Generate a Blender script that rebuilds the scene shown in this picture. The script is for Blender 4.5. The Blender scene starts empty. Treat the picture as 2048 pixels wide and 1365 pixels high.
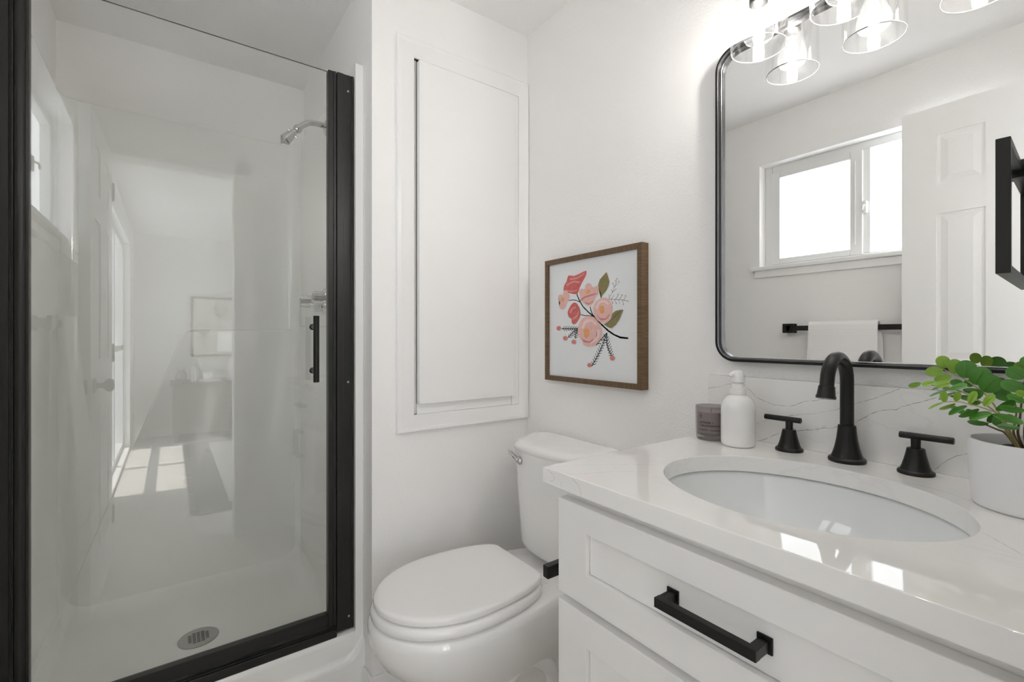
import bpy, bmesh, math, random
from mathutils import Vector, Matrix

random.seed(7)
C = bpy.context.scene.collection
S = bpy.context.scene
PI = math.pi

# ------------------------------------------------------------------ camera
cd = bpy.data.cameras.new('camera')
cam = bpy.data.objects.new('camera', cd)
C.objects.link(cam)
cam.location = (1.427, -1.105, 1.130)
cam.rotation_euler = (PI / 2, 0, math.radians(54.07))
cd.sensor_fit = 'HORIZONTAL'
cd.sensor_width = 36.0
cd.lens = 36.0 * 939.0 / 2048.0
cd.shift_y = -8.5 / 2048.0
cd.clip_start = 0.02
S.camera = cam

# ------------------------------------------------------------------ colour management
S.view_settings.view_transform = 'Standard'
S.view_settings.look = 'None'
S.view_settings.gamma = 1.0
S.view_settings.use_curve_mapping = False
S.view_settings.exposure = 2.4
S.cycles.max_bounces = 14
S.cycles.diffuse_bounces = 8
S.cycles.glossy_bounces = 8
S.cycles.transparent_max_bounces = 16
S.cycles.sample_clamp_indirect = 6.0
S.cycles.caustics_reflective = False
S.cycles.caustics_refractive = False
try:
    S.cycles.use_denoising = True
except Exception:
    pass

# ------------------------------------------------------------------ sky and sun
W = bpy.data.worlds.new('sky')
S.world = W
W.use_nodes = True
wn = W.node_tree.nodes
wl = W.node_tree.links
sky = wn.new('ShaderNodeTexSky')
sky.sky_type = 'HOSEK_WILKIE'
sky.sun_direction = (0.05, -0.28, 0.96)
sky.turbidity = 3.0
hsv = wn.new('ShaderNodeHueSaturation')
hsv.inputs['Saturation'].default_value = 0.22
wl.new(sky.outputs['Color'], hsv.inputs['Color'])
wl.new(hsv.outputs['Color'], wn['Background'].inputs['Color'])
wn['Background'].inputs['Strength'].default_value = 5.3
sd = bpy.data.lights.new('sun', 'SUN')
sd.energy = 2.2
sd.angle = math.radians(0.6)
sd.color = (1.0, 0.96, 0.9)
sun = bpy.data.objects.new('sun', sd)
C.objects.link(sun)
sun.location = (3.5, -4.0, 8.0)
sun.rotation_euler = Vector((-0.02, 0.27, -0.96)).to_track_quat('-Z', 'Y').to_euler()

BULB = 44.0        # glow of the filament bulbs
PANE = 0.55         # daylight on the frosted window panes

# ------------------------------------------------------------------ room measures
CEIL = 2.283
XL, XR = 0.0, 1.41         # access-panel wall, doorway wall
YB, YF = 0.0, -1.445       # mirror wall, window wall
XS = -0.925                # back of the shower alcove
YC = -0.605                # corner of the boxed-out wall beside the shower
XD = 1.52                  # bedroom side of the doorway wall
BX, BY = 5.0, 1.6          # bedroom far wall and side wall

# ------------------------------------------------------------------ helpers
def thing(name, label, cat, loc=(0, 0, 0), group=None):
    o = bpy.data.objects.new(name, None)
    o.empty_display_size = 0.05
    C.objects.link(o)
    o.location = loc
    o['label'] = label
    o['category'] = cat
    if group:
        o['group'] = group
    return o

def tag(o, label, cat, group=None):
    o['label'] = label
    o['category'] = cat
    if group:
        o['group'] = group
    return o

def struct(o):
    o['kind'] = 'structure'
    return o

def wloc(o):
    v = Vector(o.location)
    p = o.parent
    while p:
        v += Vector(p.location)
        p = p.parent
    return v

def obj(name, bm, mats, parent=None, sharp=35, smooth=True, origin=None, wn=True):
    """link a bmesh (built in world space) as ONE mesh object"""
    me = bpy.data.meshes.new(name)
    bmesh.ops.recalc_face_normals(bm, faces=bm.faces)
    if origin is None:
        vs = [v.co for v in bm.verts]
        lo = [min(v[i] for v in vs) for i in range(3)]
        hi = [max(v[i] for v in vs) for i in range(3)]
        origin = Vector([(lo[0] + hi[0]) / 2, (lo[1] + hi[1]) / 2, lo[2]])
    else:
        origin = Vector(origin)
    for v in bm.verts:
        v.co -= origin
    bm.to_mesh(me)
    bm.free()
    if not isinstance(mats, (list, tuple)):
        mats = [mats]
    for m in mats:
        me.materials.append(m)
    if smooth:
        me.shade_smooth()
        me.set_sharp_from_angle(angle=math.radians(sharp))
    o = bpy.data.objects.new(name, me)
    C.objects.link(o)
    if smooth and wn and sharp <= 50:
        w_ = o.modifiers.new('weighted_normal', 'WEIGHTED_NORMAL')
        w_.mode = 'FACE_AREA'
        w_.keep_sharp = True
        w_.weight = 80
    if parent is not None:
        o.parent = parent
        o.location = origin - wloc(parent)
    else:
        o.location = origin
    return o

def dup(root, delta, label=None, group=None):
    r = root.copy()
    C.objects.link(r)
    r.location = Vector(root.location) + Vector(delta)
    if label:
        r['label'] = label
    if group:
        r['group'] = group
    for ch in list(root.children):
        c = ch.copy()
        C.objects.link(c)
        c.parent = r
        for g in list(ch.children):
            d = g.copy()
            C.objects.link(d)
            d.parent = c
    return r

def dup_part(o, parent, delta):
    c = o.copy()
    C.objects.link(c)
    c.parent = parent
    c.location = Vector(o.location) + Vector(delta)
    for g in list(o.children):
        d = g.copy()
        C.objects.link(d)
        d.parent = c
    return c

def N():
    return bmesh.new()

def box(bm, x0, x1, y0, y1, z0, z1, bev=0.0, seg=2, mi=0, rot=None):
    b = bmesh.new()
    bmesh.ops.create_cube(b, size=1.0)
    for v in b.verts:
        v.co = Vector((x0 + (v.co.x + .5) * (x1 - x0), y0 + (v.co.y + .5) * (y1 - y0), z0 + (v.co.z + .5) * (z1 - z0)))
    if bev > 0:
        bmesh.ops.bevel(b, geom=b.edges[:], offset=bev, segments=seg, profile=0.5, affect='EDGES')
    if rot is not None:
        b.transform(rot)
    merge(bm, b, mi)

def merge(bm, b, mi=0):
    b.verts.index_update()
    mp = [bm.verts.new(v.co) for v in b.verts]
    for f in b.faces:
        try:
            nf = bm.faces.new([mp[v.index] for v in f.verts])
            nf.material_index = mi if mi else f.material_index
        except ValueError:
            pass
    b.free()

def loft(bm, rings, cap0=True, cap1=True, closed=True, mi=0):
    vr = [[bm.verts.new(p) for p in r] for r in rings]
    n = len(vr[0])
    for a, b in zip(vr[:-1], vr[1:]):
        for i in range(n if closed else n - 1):
            j = (i + 1) % n
            f = bm.faces.new((a[i], a[j], b[j], b[i]))
            f.material_index = mi
    if cap0:
        bm.faces.new(vr[0][::-1]).material_index = mi
    if cap1:
        bm.faces.new(vr[-1]).material_index = mi
    return vr

def lathe(bm, prof, c=(0, 0, 0), seg=40, axis='Z', mi=0, cap0=True, cap1=True):
    rings = []
    for r, h in prof:
        ring = []
        for i in range(seg):
            a = 2 * PI * i / seg
            u, v = r * math.cos(a), r * math.sin(a)
            if axis == 'Z':
                p = (u, v, h)
            elif axis == 'Y':
                p = (u, h, v)
            else:
                p = (h, u, v)
            ring.append(Vector(p) + Vector(c))
        rings.append(ring)
    loft(bm, rings, cap0, cap1, True, mi)

def tube(bm, pts, r, seg=14, mi=0, cap=True, flat=1.0):
    pts = [Vector(p) for p in pts]
    n = len(pts)
    rs = r if isinstance(r, (list, tuple)) else [r] * n
    t0 = (pts[1] - pts[0]).normalized()
    ref = Vector((0, 0, 1)) if abs(t0.z) < .9 else Vector((1, 0, 0))
    u = t0.cross(ref).normalized()
    rings = []
    for i, p in enumerate(pts):
        if i == 0:
            t = pts[1] - pts[0]
        elif i == n - 1:
            t = pts[-1] - pts[-2]
        else:
            t = (pts[i + 1] - pts[i]).normalized() + (pts[i] - pts[i - 1]).normalized()
        t.normalize()
        u = (u - t * u.dot(t)).normalized()
        w = t.cross(u)
        rings.append([p + (u * math.cos(2 * PI * k / seg) + w * math.sin(2 * PI * k / seg) * flat) * rs[i] for k in range(seg)])
    loft(bm, rings, cap, cap, True, mi)

def smooth_pts(pts, n=8):
    """Catmull-Rom through the points"""
    P = [Vector(p) for p in pts]
    P = [P[0] * 2 - P[1]] + P + [P[-1] * 2 - P[-2]]
    out = []
    for i in range(1, len(P) - 2):
        a, b, c, d = P[i - 1:i + 3]
        for k in range(n):
            t = k / n
            out.append(0.5 * ((2 * b) + (c - a) * t + (2 * a - 5 * b + 4 * c - d) * t * t + (3 * b - a - 3 * c + d) * t ** 3))
    out.append(P[-2])
    return out

def prism(bm, poly, z0, z1, fn, mi=0):
    """extrude polygon poly [(u,v)] between depths z0, z1; fn(u,v,z) -> point"""
    loft(bm, [[Vector(fn(u, v, z0)) for u, v in poly], [Vector(fn(u, v, z1)) for u, v in poly]], mi=mi)

def rrect(x0, x1, y0, y1, r, n=6):
    out = []
    for cx, cy, a0 in ((x1 - r, y1 - r, 0), (x0 + r, y1 - r, PI / 2), (x0 + r, y0 + r, PI), (x1 - r, y0 + r, 1.5 * PI)):
        for k in range(n + 1):
            a = a0 + (PI / 2) * k / n
            out.append((cx + r * math.cos(a), cy + r * math.sin(a)))
    return out

def wall_holes(bm, axis, c0, c1, a0, a1, z0, z1, holes):
    """slab along axis ('x' or 'y') from a0..a1, thickness c0..c1, with rectangular openings (u0,u1,v0,v1)"""
    us = sorted({a0, a1, *[h[0] for h in holes], *[h[1] for h in holes]})
    vs = sorted({z0, z1, *[h[2] for h in holes], *[h[3] for h in holes]})
    def solid(i, j):
        if i < 0 or j < 0 or i >= len(us) - 1 or j >= len(vs) - 1:
            return False
        um, vm = (us[i] + us[i + 1]) / 2, (vs[j] + vs[j + 1]) / 2
        return not any(h[0] < um < h[1] and h[2] < vm < h[3] for h in holes)
    def P(u, c, v):
        return (u, c, v) if axis == 'x' else (c, u, v)
    cache = {}
    def V(u, c, v):
        k = (u, c, v)
        if k not in cache:
            cache[k] = bm.verts.new(P(u, c, v))
        return cache[k]
    for i in range(len(us) - 1):
        for j in range(len(vs) - 1):
            if not solid(i, j):
                continue
            u0, u1, v0, v1 = us[i], us[i + 1], vs[j], vs[j + 1]
            for c in (c0, c1):
                bm.faces.new([V(u0, c, v0), V(u1, c, v0), V(u1, c, v1), V(u0, c, v1)])
            for di, dj, q in ((-1, 0, ((u0, v0), (u0, v1))), (1, 0, ((u1, v0), (u1, v1))), (0, -1, ((u0, v0), (u1, v0))), (0, 1, ((u0, v1), (u1, v1)))):
                if not solid(i + di, j + dj):
                    (ua, va), (ub, vb) = q
                    bm.faces.new([V(ua, c0, va), V(ub, c0, vb), V(ub, c1, vb), V(ua, c1, va)])

def screw(bm, c, axis, r=0.004, mi=0):
    prof = [(r, 0.0), (r, .0008), (r * .6, .0018), (r * .45, .0012)]
    if axis == '+x':
        lathe(bm, prof, c, 14, 'X', mi)
    elif axis == '-y':
        lathe(bm, [(a, -b) for a, b in prof], c, 14, 'Y', mi)
    else:
        lathe(bm, prof, c, 14, 'Z', mi)

# ------------------------------------------------------------------ materials
def mat(name, col, rough=0.5, metal=0.0, bump=0.0, bscale=200.0, var=0.0, vscale=6.0, spec=0.5, coat=0.0, detail=2.0, sss=0.0):
    m = bpy.data.materials.new(name)
    m.use_nodes = True
    nt = m.node_tree
    b = nt.nodes['Principled BSDF']
    b.inputs['Base Color'].default_value = (*col, 1)
    b.inputs['Roughness'].default_value = rough
    b.inputs['Metallic'].default_value = metal
    b.inputs['Specular IOR Level'].default_value = spec
    b.inputs['Coat Weight'].default_value = coat
    b.inputs['Coat Roughness'].default_value = 0.03
    tc = nt.nodes.new('ShaderNodeTexCoord')
    if var > 0:
        n = nt.nodes.new('ShaderNodeTexNoise')
        n.inputs['Scale'].default_value = vscale
        n.inputs['Detail'].default_value = 3
        nt.links.new(tc.outputs['Object'], n.inputs['Vector'])
        mx = nt.nodes.new('ShaderNodeMix')
        mx.data_type = 'RGBA'
        mx.inputs['A'].default_value = (*[c * (1 - var) for c in col], 1)
        mx.inputs['B'].default_value = (*[min(1, c * (1 + var)) for c in col], 1)
        nt.links.new(n.outputs['Fac'], mx.inputs['Factor'])
        nt.links.new(mx.outputs['Result'], b.inputs['Base Color'])
    if bump > 0:
        n = nt.nodes.new('ShaderNodeTexNoise')
        n.inputs['Scale'].default_value = bscale
        n.inputs['Detail'].default_value = detail
        nt.links.new(tc.outputs['Object'], n.inputs['Vector'])
        bp = nt.nodes.new('ShaderNodeBump')
        bp.inputs['Strength'].default_value = bump
        bp.inputs['Distance'].default_value = 0.002
        nt.links.new(n.outputs['Fac'], bp.inputs['Height'])
        nt.links.new(bp.outputs['Normal'], b.inputs['Normal'])
    return m

def glass_mat(name, tint, r0=0.05, gain=0.95):
    """thin clear pane: sees through, mirrors more at grazing angles (Schlick)"""
    m = bpy.data.materials.new(name)
    m.use_nodes = True
    nt = m.node_tree
    nt.nodes.clear()
    out = nt.nodes.new('ShaderNodeOutputMaterial')
    g = nt.nodes.new('ShaderNodeNewGeometry')
    d = nt.nodes.new('ShaderNodeVectorMath')
    d.operation = 'DOT_PRODUCT'
    nt.links.new(g.outputs['Normal'], d.inputs[0])
    nt.links.new(g.outputs['Incoming'], d.inputs[1])
    def math_(op, a, b=None):
        n = nt.nodes.new('ShaderNodeMath')
        n.operation = op
        for i, v in enumerate((a, b)):
            if v is None:
                continue
            if isinstance(v, (int, float)):
                n.inputs[i].default_value = v
            else:
                nt.links.new(v, n.inputs[i])
        return n.outputs[0]
    c = math_('ABSOLUTE', d.outputs['Value'])
    k = math_('POWER', math_('SUBTRACT', 1.0, c), 5.0)
    fac = math_('ADD', math_('MULTIPLY', k, gain), r0)
    t = nt.nodes.new('ShaderNodeBsdfTransparent')
    t.inputs['Color'].default_value = (*tint, 1)
    gl = nt.nodes.new('ShaderNodeBsdfGlossy')
    gl.inputs['Roughness'].default_value = 0.0
    gl.inputs['Color'].default_value = (1, 1, 1, 1)
    mx = nt.nodes.new('ShaderNodeMixShader')
    nt.links.new(fac, mx.inputs[0])
    nt.links.new(t.outputs[0], mx.inputs[1])
    nt.links.new(gl.outputs[0], mx.inputs[2])
    nt.links.new(mx.outputs[0], out.inputs['Surface'])
    return m

def emit_mat(name, col, strength):
    m = bpy.data.materials.new(name)
    m.use_nodes = True
    nt = m.node_tree
    b = nt.nodes['Principled BSDF']
    b.inputs['Base Color'].default_value = (.8, .8, .8, 1)
    b.inputs['Roughness'].default_value = 0.2
    b.inputs['Emission Color'].default_value = (*col, 1)
    b.inputs['Emission Strength'].default_value = strength
    return m

def wood_mat(name, c1, c2, axis_scale=(1, 1, 1), scale=14, rough=0.6):
    m = mat(name, c1, rough)
    nt = m.node_tree
    b = nt.nodes['Principled BSDF']
    tc = nt.nodes.new('ShaderNodeTexCoord')
    mp = nt.nodes.new('ShaderNodeMapping')
    mp.inputs['Scale'].default_value = axis_scale
    nt.links.new(tc.outputs['Object'], mp.inputs['Vector'])
    n = nt.nodes.new('ShaderNodeTexNoise')
    n.inputs['Scale'].default_value = scale
    n.inputs['Detail'].default_value = 5
    n.inputs['Distortion'].default_value = 1.2
    nt.links.new(mp.outputs[0], n.inputs['Vector'])
    r = nt.nodes.new('ShaderNodeValToRGB')
    r.color_ramp.elements[0].position = .32
    r.color_ramp.elements[1].position = .7
    r.color_ramp.elements[0].color = (*c1, 1)
    r.color_ramp.elements[1].color = (*c2, 1)
    nt.links.new(n.outputs['Fac'], r.inputs[0])
    nt.links.new(r.outputs[0], b.inputs['Base Color'])
    bp = nt.nodes.new('ShaderNodeBump')
    bp.inputs['Strength'].default_value = .15
    bp.inputs['Distance'].default_value = .001
    nt.links.new(n.outputs['Fac'], bp.inputs['Height'])
    nt.links.new(bp.outputs[0], b.inputs['Normal'])
    return m

def quartz_mat(name):
    """polished white quartz with faint thread-like grey veins"""
    m = mat(name, (.90, .89, .875), 0.03, spec=0.5)
    nt = m.node_tree
    b = nt.nodes['Principled BSDF']
    tc = nt.nodes.new('ShaderNodeTexCoord')
    mp = nt.nodes.new('ShaderNodeMapping')
    mp.inputs['Rotation'].default_value = (0.3, 0.2, 0.55)
    mp.inputs['Scale'].default_value = (1.0, 2.6, 1.6)
    nt.links.new(tc.outputs['Object'], mp.inputs['Vector'])
    n = nt.nodes.new('ShaderNodeTexNoise')
    n.inputs['Scale'].default_value = 2.3
    n.inputs['Detail'].default_value = 7
    n.inputs['Roughness'].default_value = .48
    n.inputs['Distortion'].default_value = .5
    nt.links.new(mp.outputs[0], n.inputs['Vector'])
    s = nt.nodes.new('ShaderNodeMath')
    s.operation = 'SUBTRACT'
    s.inputs[1].default_value = .5
    nt.links.new(n.outputs['Fac'], s.inputs[0])
    a = nt.nodes.new('ShaderNodeMath')
    a.operation = 'ABSOLUTE'
    nt.links.new(s.outputs[0], a.inputs[0])
    r = nt.nodes.new('ShaderNodeValToRGB')
    r.color_ramp.elements[0].position = 0.0
    r.color_ramp.elements[1].position = 0.007
    r.color_ramp.elements[0].color = (.86, .85, .84, 1)
    r.color_ramp.elements[1].color = (.90, .89, .875, 1)
    nt.links.new(a.outputs[0], r.inputs[0])
    nt.links.new(r.outputs[0], b.inputs['Base Color'])
    return m

M = {}
M['wall'] = mat('textured_white_paint', (.915, .905, .893), .6, bump=.55, bscale=190, detail=3)
M['ceil'] = mat('ceiling_paint', (.90, .89, .878), .75, bump=.6, bscale=150, detail=3)
M['trim'] = mat('satin_white_paint', (.91, .905, .895), .35, bump=.04, bscale=60)
M['panelw'] = mat('smooth_white_panel_paint', (.915, .905, .895), .45, bump=.03, bscale=40)
M['fiber'] = mat('gloss_fibreglass', (.90, .90, .882), .12, var=.015, vscale=3, coat=.3)
M['black'] = mat('matte_black_metal', (.0075, .0075, .0072), .34, bump=.02, bscale=500, spec=.35)
M['blackrail'] = mat('black_anodised_rail', (.010, .0097, .009), .38, var=.06, vscale=20, spec=.5)
M['chrome'] = mat('chrome', (.55, .545, .53), .1, 1.0, bump=.01, bscale=40)
M['nickel'] = mat('brushed_steel', (.42, .42, .40), .32, 1.0, bump=.05, bscale=300)
M['porc'] = mat('toilet_porcelain', (.90, .893, .88), .06, var=.01, vscale=4, coat=.4)
M['seat'] = mat('toilet_seat_plastic', (.91, .90, .887), .16, var=.01, vscale=4)
M['sinkw'] = mat('sink_porcelain', (.85, .87, .875), .06, var=.01, vscale=4, coat=.4)
M['cab'] = mat('cabinet_white_lacquer', (.885, .875, .863), .38, bump=.02, bscale=90)
M['quartz'] = quartz_mat('white_quartz')
M['vein'] = mat('grey_quartz_vein', (.47, .455, .435), .12, var=.35, vscale=160)
M['veinf'] = mat('faint_quartz_vein', (.64, .625, .61), .12, var=.12, vscale=160)
M['glass'] = glass_mat('shower_glass', (.988, .992, .984), .055)
M['gedge'] = mat('dark_glass_edge', (.05, .07, .06), .2, var=.1, vscale=10)
M['shade'] = glass_mat('clear_shade_glass', (.985, .985, .985), .05)
M['knob'] = mat('cut_clear_acrylic', (.97, .97, .96), .03, var=.01, vscale=20)
M['knob'].node_tree.nodes['Principled BSDF'].inputs['Transmission Weight'].default_value = 1.0
M['knob'].node_tree.nodes['Principled BSDF'].inputs['IOR'].default_value = 1.47
M['acrylic'] = glass_mat('clear_acrylic', (.74, .74, .73), .2)
M['dsteel'] = mat('dark_polished_steel', (.20, .20, .205), .25, 1.0, bump=.01, bscale=200)
M['mirror'] = mat('mirror_silver', (.97, .975, .97), 0.0, 1.0, var=.002, vscale=2)
M['bulb'] = emit_mat('glowing_bulb', (1.0, .965, .92), BULB)
M['pane'] = emit_mat('frosted_daylight_pane', (.90, .95, 1.0), PANE)
M['vinyl'] = mat('white_window_vinyl', (.80, .80, .785), .35, bump=.02, bscale=80)
M['towel'] = mat('white_ribbed_towel', (.92, .91, .90), .9, bump=.6, bscale=420, detail=3)
M['pot'] = mat('matte_white_ceramic', (.87, .875, .89), .55, bump=.08, bscale=260)
M['soil'] = mat('dark_potting_soil', (.02, .016, .013), .95, bump=1.0, bscale=260, var=.5, vscale=200)
M['stem'] = mat('pale_plant_stem', (.42, .36, .16), .5, var=.2, vscale=60)
M['stemd'] = mat('brown_plant_stem', (.14, .09, .04), .6, var=.25, vscale=60)
M['leafa'] = mat('bright_leaf_green', (.27, .47, .05), .38, bump=.1, bscale=150, var=.3, vscale=35)
M['leafb'] = mat('deep_leaf_green', (.085, .27, .035), .36, bump=.1, bscale=150, var=.35, vscale=35)
M['soap'] = mat('glossy_white_plastic', (.84, .835, .825), .1, var=.005, vscale=8)
M['soapm'] = mat('satin_white_plastic', (.84, .835, .825), .35, var=.005, vscale=8)
M['wax'] = mat('mauve_candle_wax', (.46, .37, .365), .5, var=.05, vscale=30, sss=.2)
M['ink'] = mat('dark_print_ink', (.02, .018, .018), .6, var=.1, vscale=50)
M['floor'] = wood_mat('floor_vinyl_plank', (.58, .54, .49), (.68, .64, .58), (1.5, 14, 1), 3.0, .4)
M['wood'] = wood_mat('walnut_frame_wood', (.085, .047, .022), (.19, .115, .055), (3, 3, 60), 6, .55)
M['woodh'] = wood_mat('walnut_frame_wood_flat', (.085, .047, .022), (.19, .115, .055), (60, 3, 3), 6, .55)
M['paper'] = mat('white_quilted_paper', (.80, .815, .83), .8, bump=.55, bscale=70, detail=4)
M['red'] = mat('coral_red_paint', (.62, .14, .13), .7, var=.28, vscale=90)
M['red_line'] = mat('pale_coral_stroke', (.72, .30, .28), .7, var=.15, vscale=90)
M['pink'] = mat('blush_pink_paint', (.78, .48, .44), .7, var=.14, vscale=80)
M['pink_pale'] = mat('pale_pink_stroke', (.84, .64, .60), .7, var=.1, vscale=80)
M['pink_dark'] = mat('rose_stroke', (.60, .24, .25), .7, var=.2, vscale=80)
M['orange'] = mat('apricot_paint', (.80, .38, .14), .7, var=.2, vscale=120)
M['leaf'] = mat('olive_leaf_paint', (.25, .21, .085), .7, var=.3, vscale=60)
M['leafvein'] = mat('dark_olive_stroke', (.07, .07, .03), .7, var=.2, vscale=60)
M['stemp'] = mat('dark_green_paint', (.012, .03, .026), .7, var=.3, vscale=60)
M['twig'] = mat('slate_twig_paint', (.05, .06, .06), .7, var=.3, vscale=60)
M['bud'] = mat('small_pink_bud_paint', (.66, .22, .2), .7, var=.2, vscale=90)
M['carpet'] = mat('pale_bedroom_carpet', (.70, .67, .63), .95, bump=1.0, bscale=500, var=.12, vscale=220)
M['bedwall'] = mat('bedroom_wall_paint', (.76, .75, .735), .65, bump=.4, bscale=170)
M['dresser'] = wood_mat('dark_console_wood', (.10, .085, .07), (.17, .145, .12), (1, 10, 1), 4, .5)
M['rugd'] = mat('grey_rug_border', (.20, .20, .185), .95, bump=1.0, bscale=400, var=.2, vscale=150)
M['rugl'] = mat('ivory_rug_field', (.66, .64, .60), .95, bump=1.0, bscale=300, var=.35, vscale=40)
M['sketch'] = mat('pencil_flower_line', (.12, .12, .12), .8, var=.2, vscale=50)
M['lshade'] = mat('linen_lamp_shade', (.86, .85, .82), .8, bump=.3, bscale=300)
M['page'] = mat('cream_book_paper', (.75, .72, .66), .8, bump=.2, bscale=300)

# ================================================================== ROOM SHELL
bm = N(); box(bm, -1.1, XD, YF - .155, .12, -.06, 0); struct(obj('floor', bm, M['floor'], smooth=False))
bm = N(); box(bm, XD, BX + .1, YF - .155, BY + .1, -.06, 0.0); struct(obj('floor_bedroom', bm, M['carpet'], smooth=False))
bm = N(); box(bm, -1.1, BX + .1, YF - .155, BY + .1, CEIL, CEIL + .08); struct(obj('ceiling', bm, M['ceil'], smooth=False))
bm = N(); box(bm, XS - .12, XR, YB, .12, 0, CEIL); struct(obj('wall_back', bm, M['wall'], smooth=False))
NICHE = (-.468, -.044, .876, 2.038)   # cabinet opening in the boxed-out wall
bm = N(); box(bm, XS - .12, -.04, YC, YB, 0, CEIL); wall_holes(bm, 'y', -.04, XL, YC, YB, 0, CEIL, [NICHE]); struct(obj('wall_left', bm, M['wall'], smooth=False))
bm = N(); box(bm, XS - .12, XS, YF - .155, YC, 0, CEIL); struct(obj('wall_shower', bm, M['wall'], smooth=False))
WIN = (.18, 1.07, 1.497, 2.033)
PAT = (2.62, 4.42, .03, 2.06)
WB = (2.0, 4.4, .55, 2.10)      # unseen bedroom side window, added to let in more daylight
bm = N(); wall_holes(bm, 'x', YF - .155, YF, XS, BX + .1, 0, CEIL, [WIN, PAT]); struct(obj('wall_front', bm, M['wall'], smooth=False))
DOOR = (-1.415, -.815, 0.0, 2.045)
bm = N(); wall_holes(bm, 'y', XR, XD, YF, BY, 0, CEIL, [DOOR]); struct(obj('wall_right', bm, M['wall'], smooth=False))
bm = N(); box(bm, BX, BX + .1, YF, BY, 0, CEIL); struct(obj('wall_bedroom_far', bm, M['bedwall'], smooth=False))
bm = N(); wall_holes(bm, 'x', BY, BY + .1, XR, BX + .1, 0, CEIL, [WB]); struct(obj('wall_bedroom_side', bm, M['bedwall'], smooth=False))

def baseboard(name, pts, h=.081, t=.012):
    """pts: list of boxes (x0,x1,y0,y1)"""
    bm = N()
    for x0, x1, y0, y1 in pts:
        box(bm, x0, x1, y0, y1, 0, h, .0035, 2)
    struct(obj(name, bm, M['trim']))
baseboard('baseboard_left', [(0, .012, YC - .002, -.001), (-.058, .012, YC - .012, YC - .0005)])
baseboard('baseboard_back', [(.0125, .775, -.012, 0)])
baseboard('baseboard_front', [(-.06, XR - .001, YF, YF + .012)])
baseboard('baseboard_bedroom', [(BX - .012, BX, YF, BY)])

# door casing on both faces of the doorway wall and the jamb lining
bm = N()
for xa, xb in ((XR - .014, XR), (XD, XD + .014)):
    box(bm, xa, xb, DOOR[1] - .004, DOOR[1] + .076, 0, DOOR[3] + .076, .003)
    box(bm, xa, xb, YF + .001, DOOR[0] + .004, 0, DOOR[3] + .076, .003)
    box(bm, xa, xb, YF + .001, DOOR[1] + .076, DOOR[3] - .004, DOOR[3] + .076, .003)
box(bm, XR, XD, DOOR[1] - .006, DOOR[1], 0, DOOR[3]); box(bm, XR, XD, DOOR[0], DOOR[0] + .006, 0, DOOR[3])
box(bm, XR, XD, DOOR[0], DOOR[1], DOOR[3] - .006, DOOR[3])
struct(obj('trim_1', bm, M['trim']))

# ---- bathroom window: vinyl slider, frosted panes, sill and apron
wx0, wx1, wz0, wz1 = WIN
bm = N()
yo, yi = YF - .120, YF - .065
for a in ((wx0, wx0 + .035, wz0, wz1), (wx1 - .035, wx1, wz0, wz1), (wx0 + .035, wx1 - .035, wz1 - .035, wz1), (wx0 + .035, wx1 - .035, wz0, wz0 + .022)):
    box(bm, a[0], a[1], yo, yi, a[2], a[3], .003)
box(bm, .612, .648, yo, yi - .002, wz0 + .022, wz1 - .035, .003)
win = struct(obj('window_1', bm, M['vinyl']))
bm = N()
sy0, sy1 = YF - .082, YF - .052
for a in ((.216, .259, 1.512, 1.996), (.573, .622, 1.512, 1.996), (.259, .573, 1.963, 1.996), (.259, .573, 1.512, 1.541)):
    box(bm, a[0], a[1], sy0, sy1, a[2], a[3], .004)
box(bm, .590, .596, sy1 - .004, sy1 + .004, 1.56, 1.95, .002)
sash = obj('sash', bm, M['vinyl'], win)
bm = N(); box(bm, .259, .573, YF - .073, YF - .067, 1.541, 1.963); obj('pane', bm, M['pane'], win, smooth=False)
bm = N(); box(bm, .648, wx1 - .035, YF - .103, YF - .097, wz0 + .022, wz1 - .035); obj('pane', bm, M['pane'], win, smooth=False)
bm = N(); box(bm, .624, .640, sy1 - .02, sy1 + .008, 1.70, 1.755, .004); tube(bm, [(.632, sy1 + .004, 1.735), (.630, sy1 + .02, 1.73), (.628, sy1 + .022, 1.71)], .004, 8)
obj('latch', bm, M['vinyl'], sash)
bm = N(); box(bm, wx0 - .035, wx1 + .035, YF, YF + .028, 1.477, 1.497, .004); box(bm, wx0 + .001, wx1 - .001, YF - .064, YF + .002, 1.489, 1.4972)
obj('window_sill', bm, M['trim'], win)
bm = N(); box(bm, wx0 - .018, wx1 + .018, YF, YF + .014, 1.441, 1.477, .002); obj('apron', bm, M['trim'], win)

# ---- bedroom patio window (sunlight comes in here)
bm = N()
px0, px1, pz0, pz1 = PAT
yo, yi = YF - .11, YF - .05
for a in ((px0, px0 + .05, pz0, pz1), (px1 - .05, px1, pz0, pz1), (px0 + .05, px1 - .05, pz1 - .05, pz1), (px0 + .05, px1 - .05, pz0, pz0 + .05), (3.50, 3.56, pz0 + .05, pz1 - .05), (px0 + .05, px1 - .05, 1.0, 1.05)):
    box(bm, a[0], a[1], yo, yi, a[2], a[3], .003)
w2 = struct(obj('window_2', bm, M['vinyl']))

bm = N()  # frame of the added, unseen window in the bedroom side wall
for a in ((WB[0], WB[0] + .05, WB[2], WB[3]), (WB[1] - .05, WB[1], WB[2], WB[3]), (WB[0] + .05, WB[1] - .05, WB[3] - .05, WB[3]), (WB[0] + .05, WB[1] - .05, WB[2], WB[2] + .05), (3.17, 3.23, WB[2] + .05, WB[3] - .05)):
    box(bm, a[0], a[1], BY + .02, BY + .07, a[2], a[3], .003)
struct(obj('added_window', bm, M['vinyl']))

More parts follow.
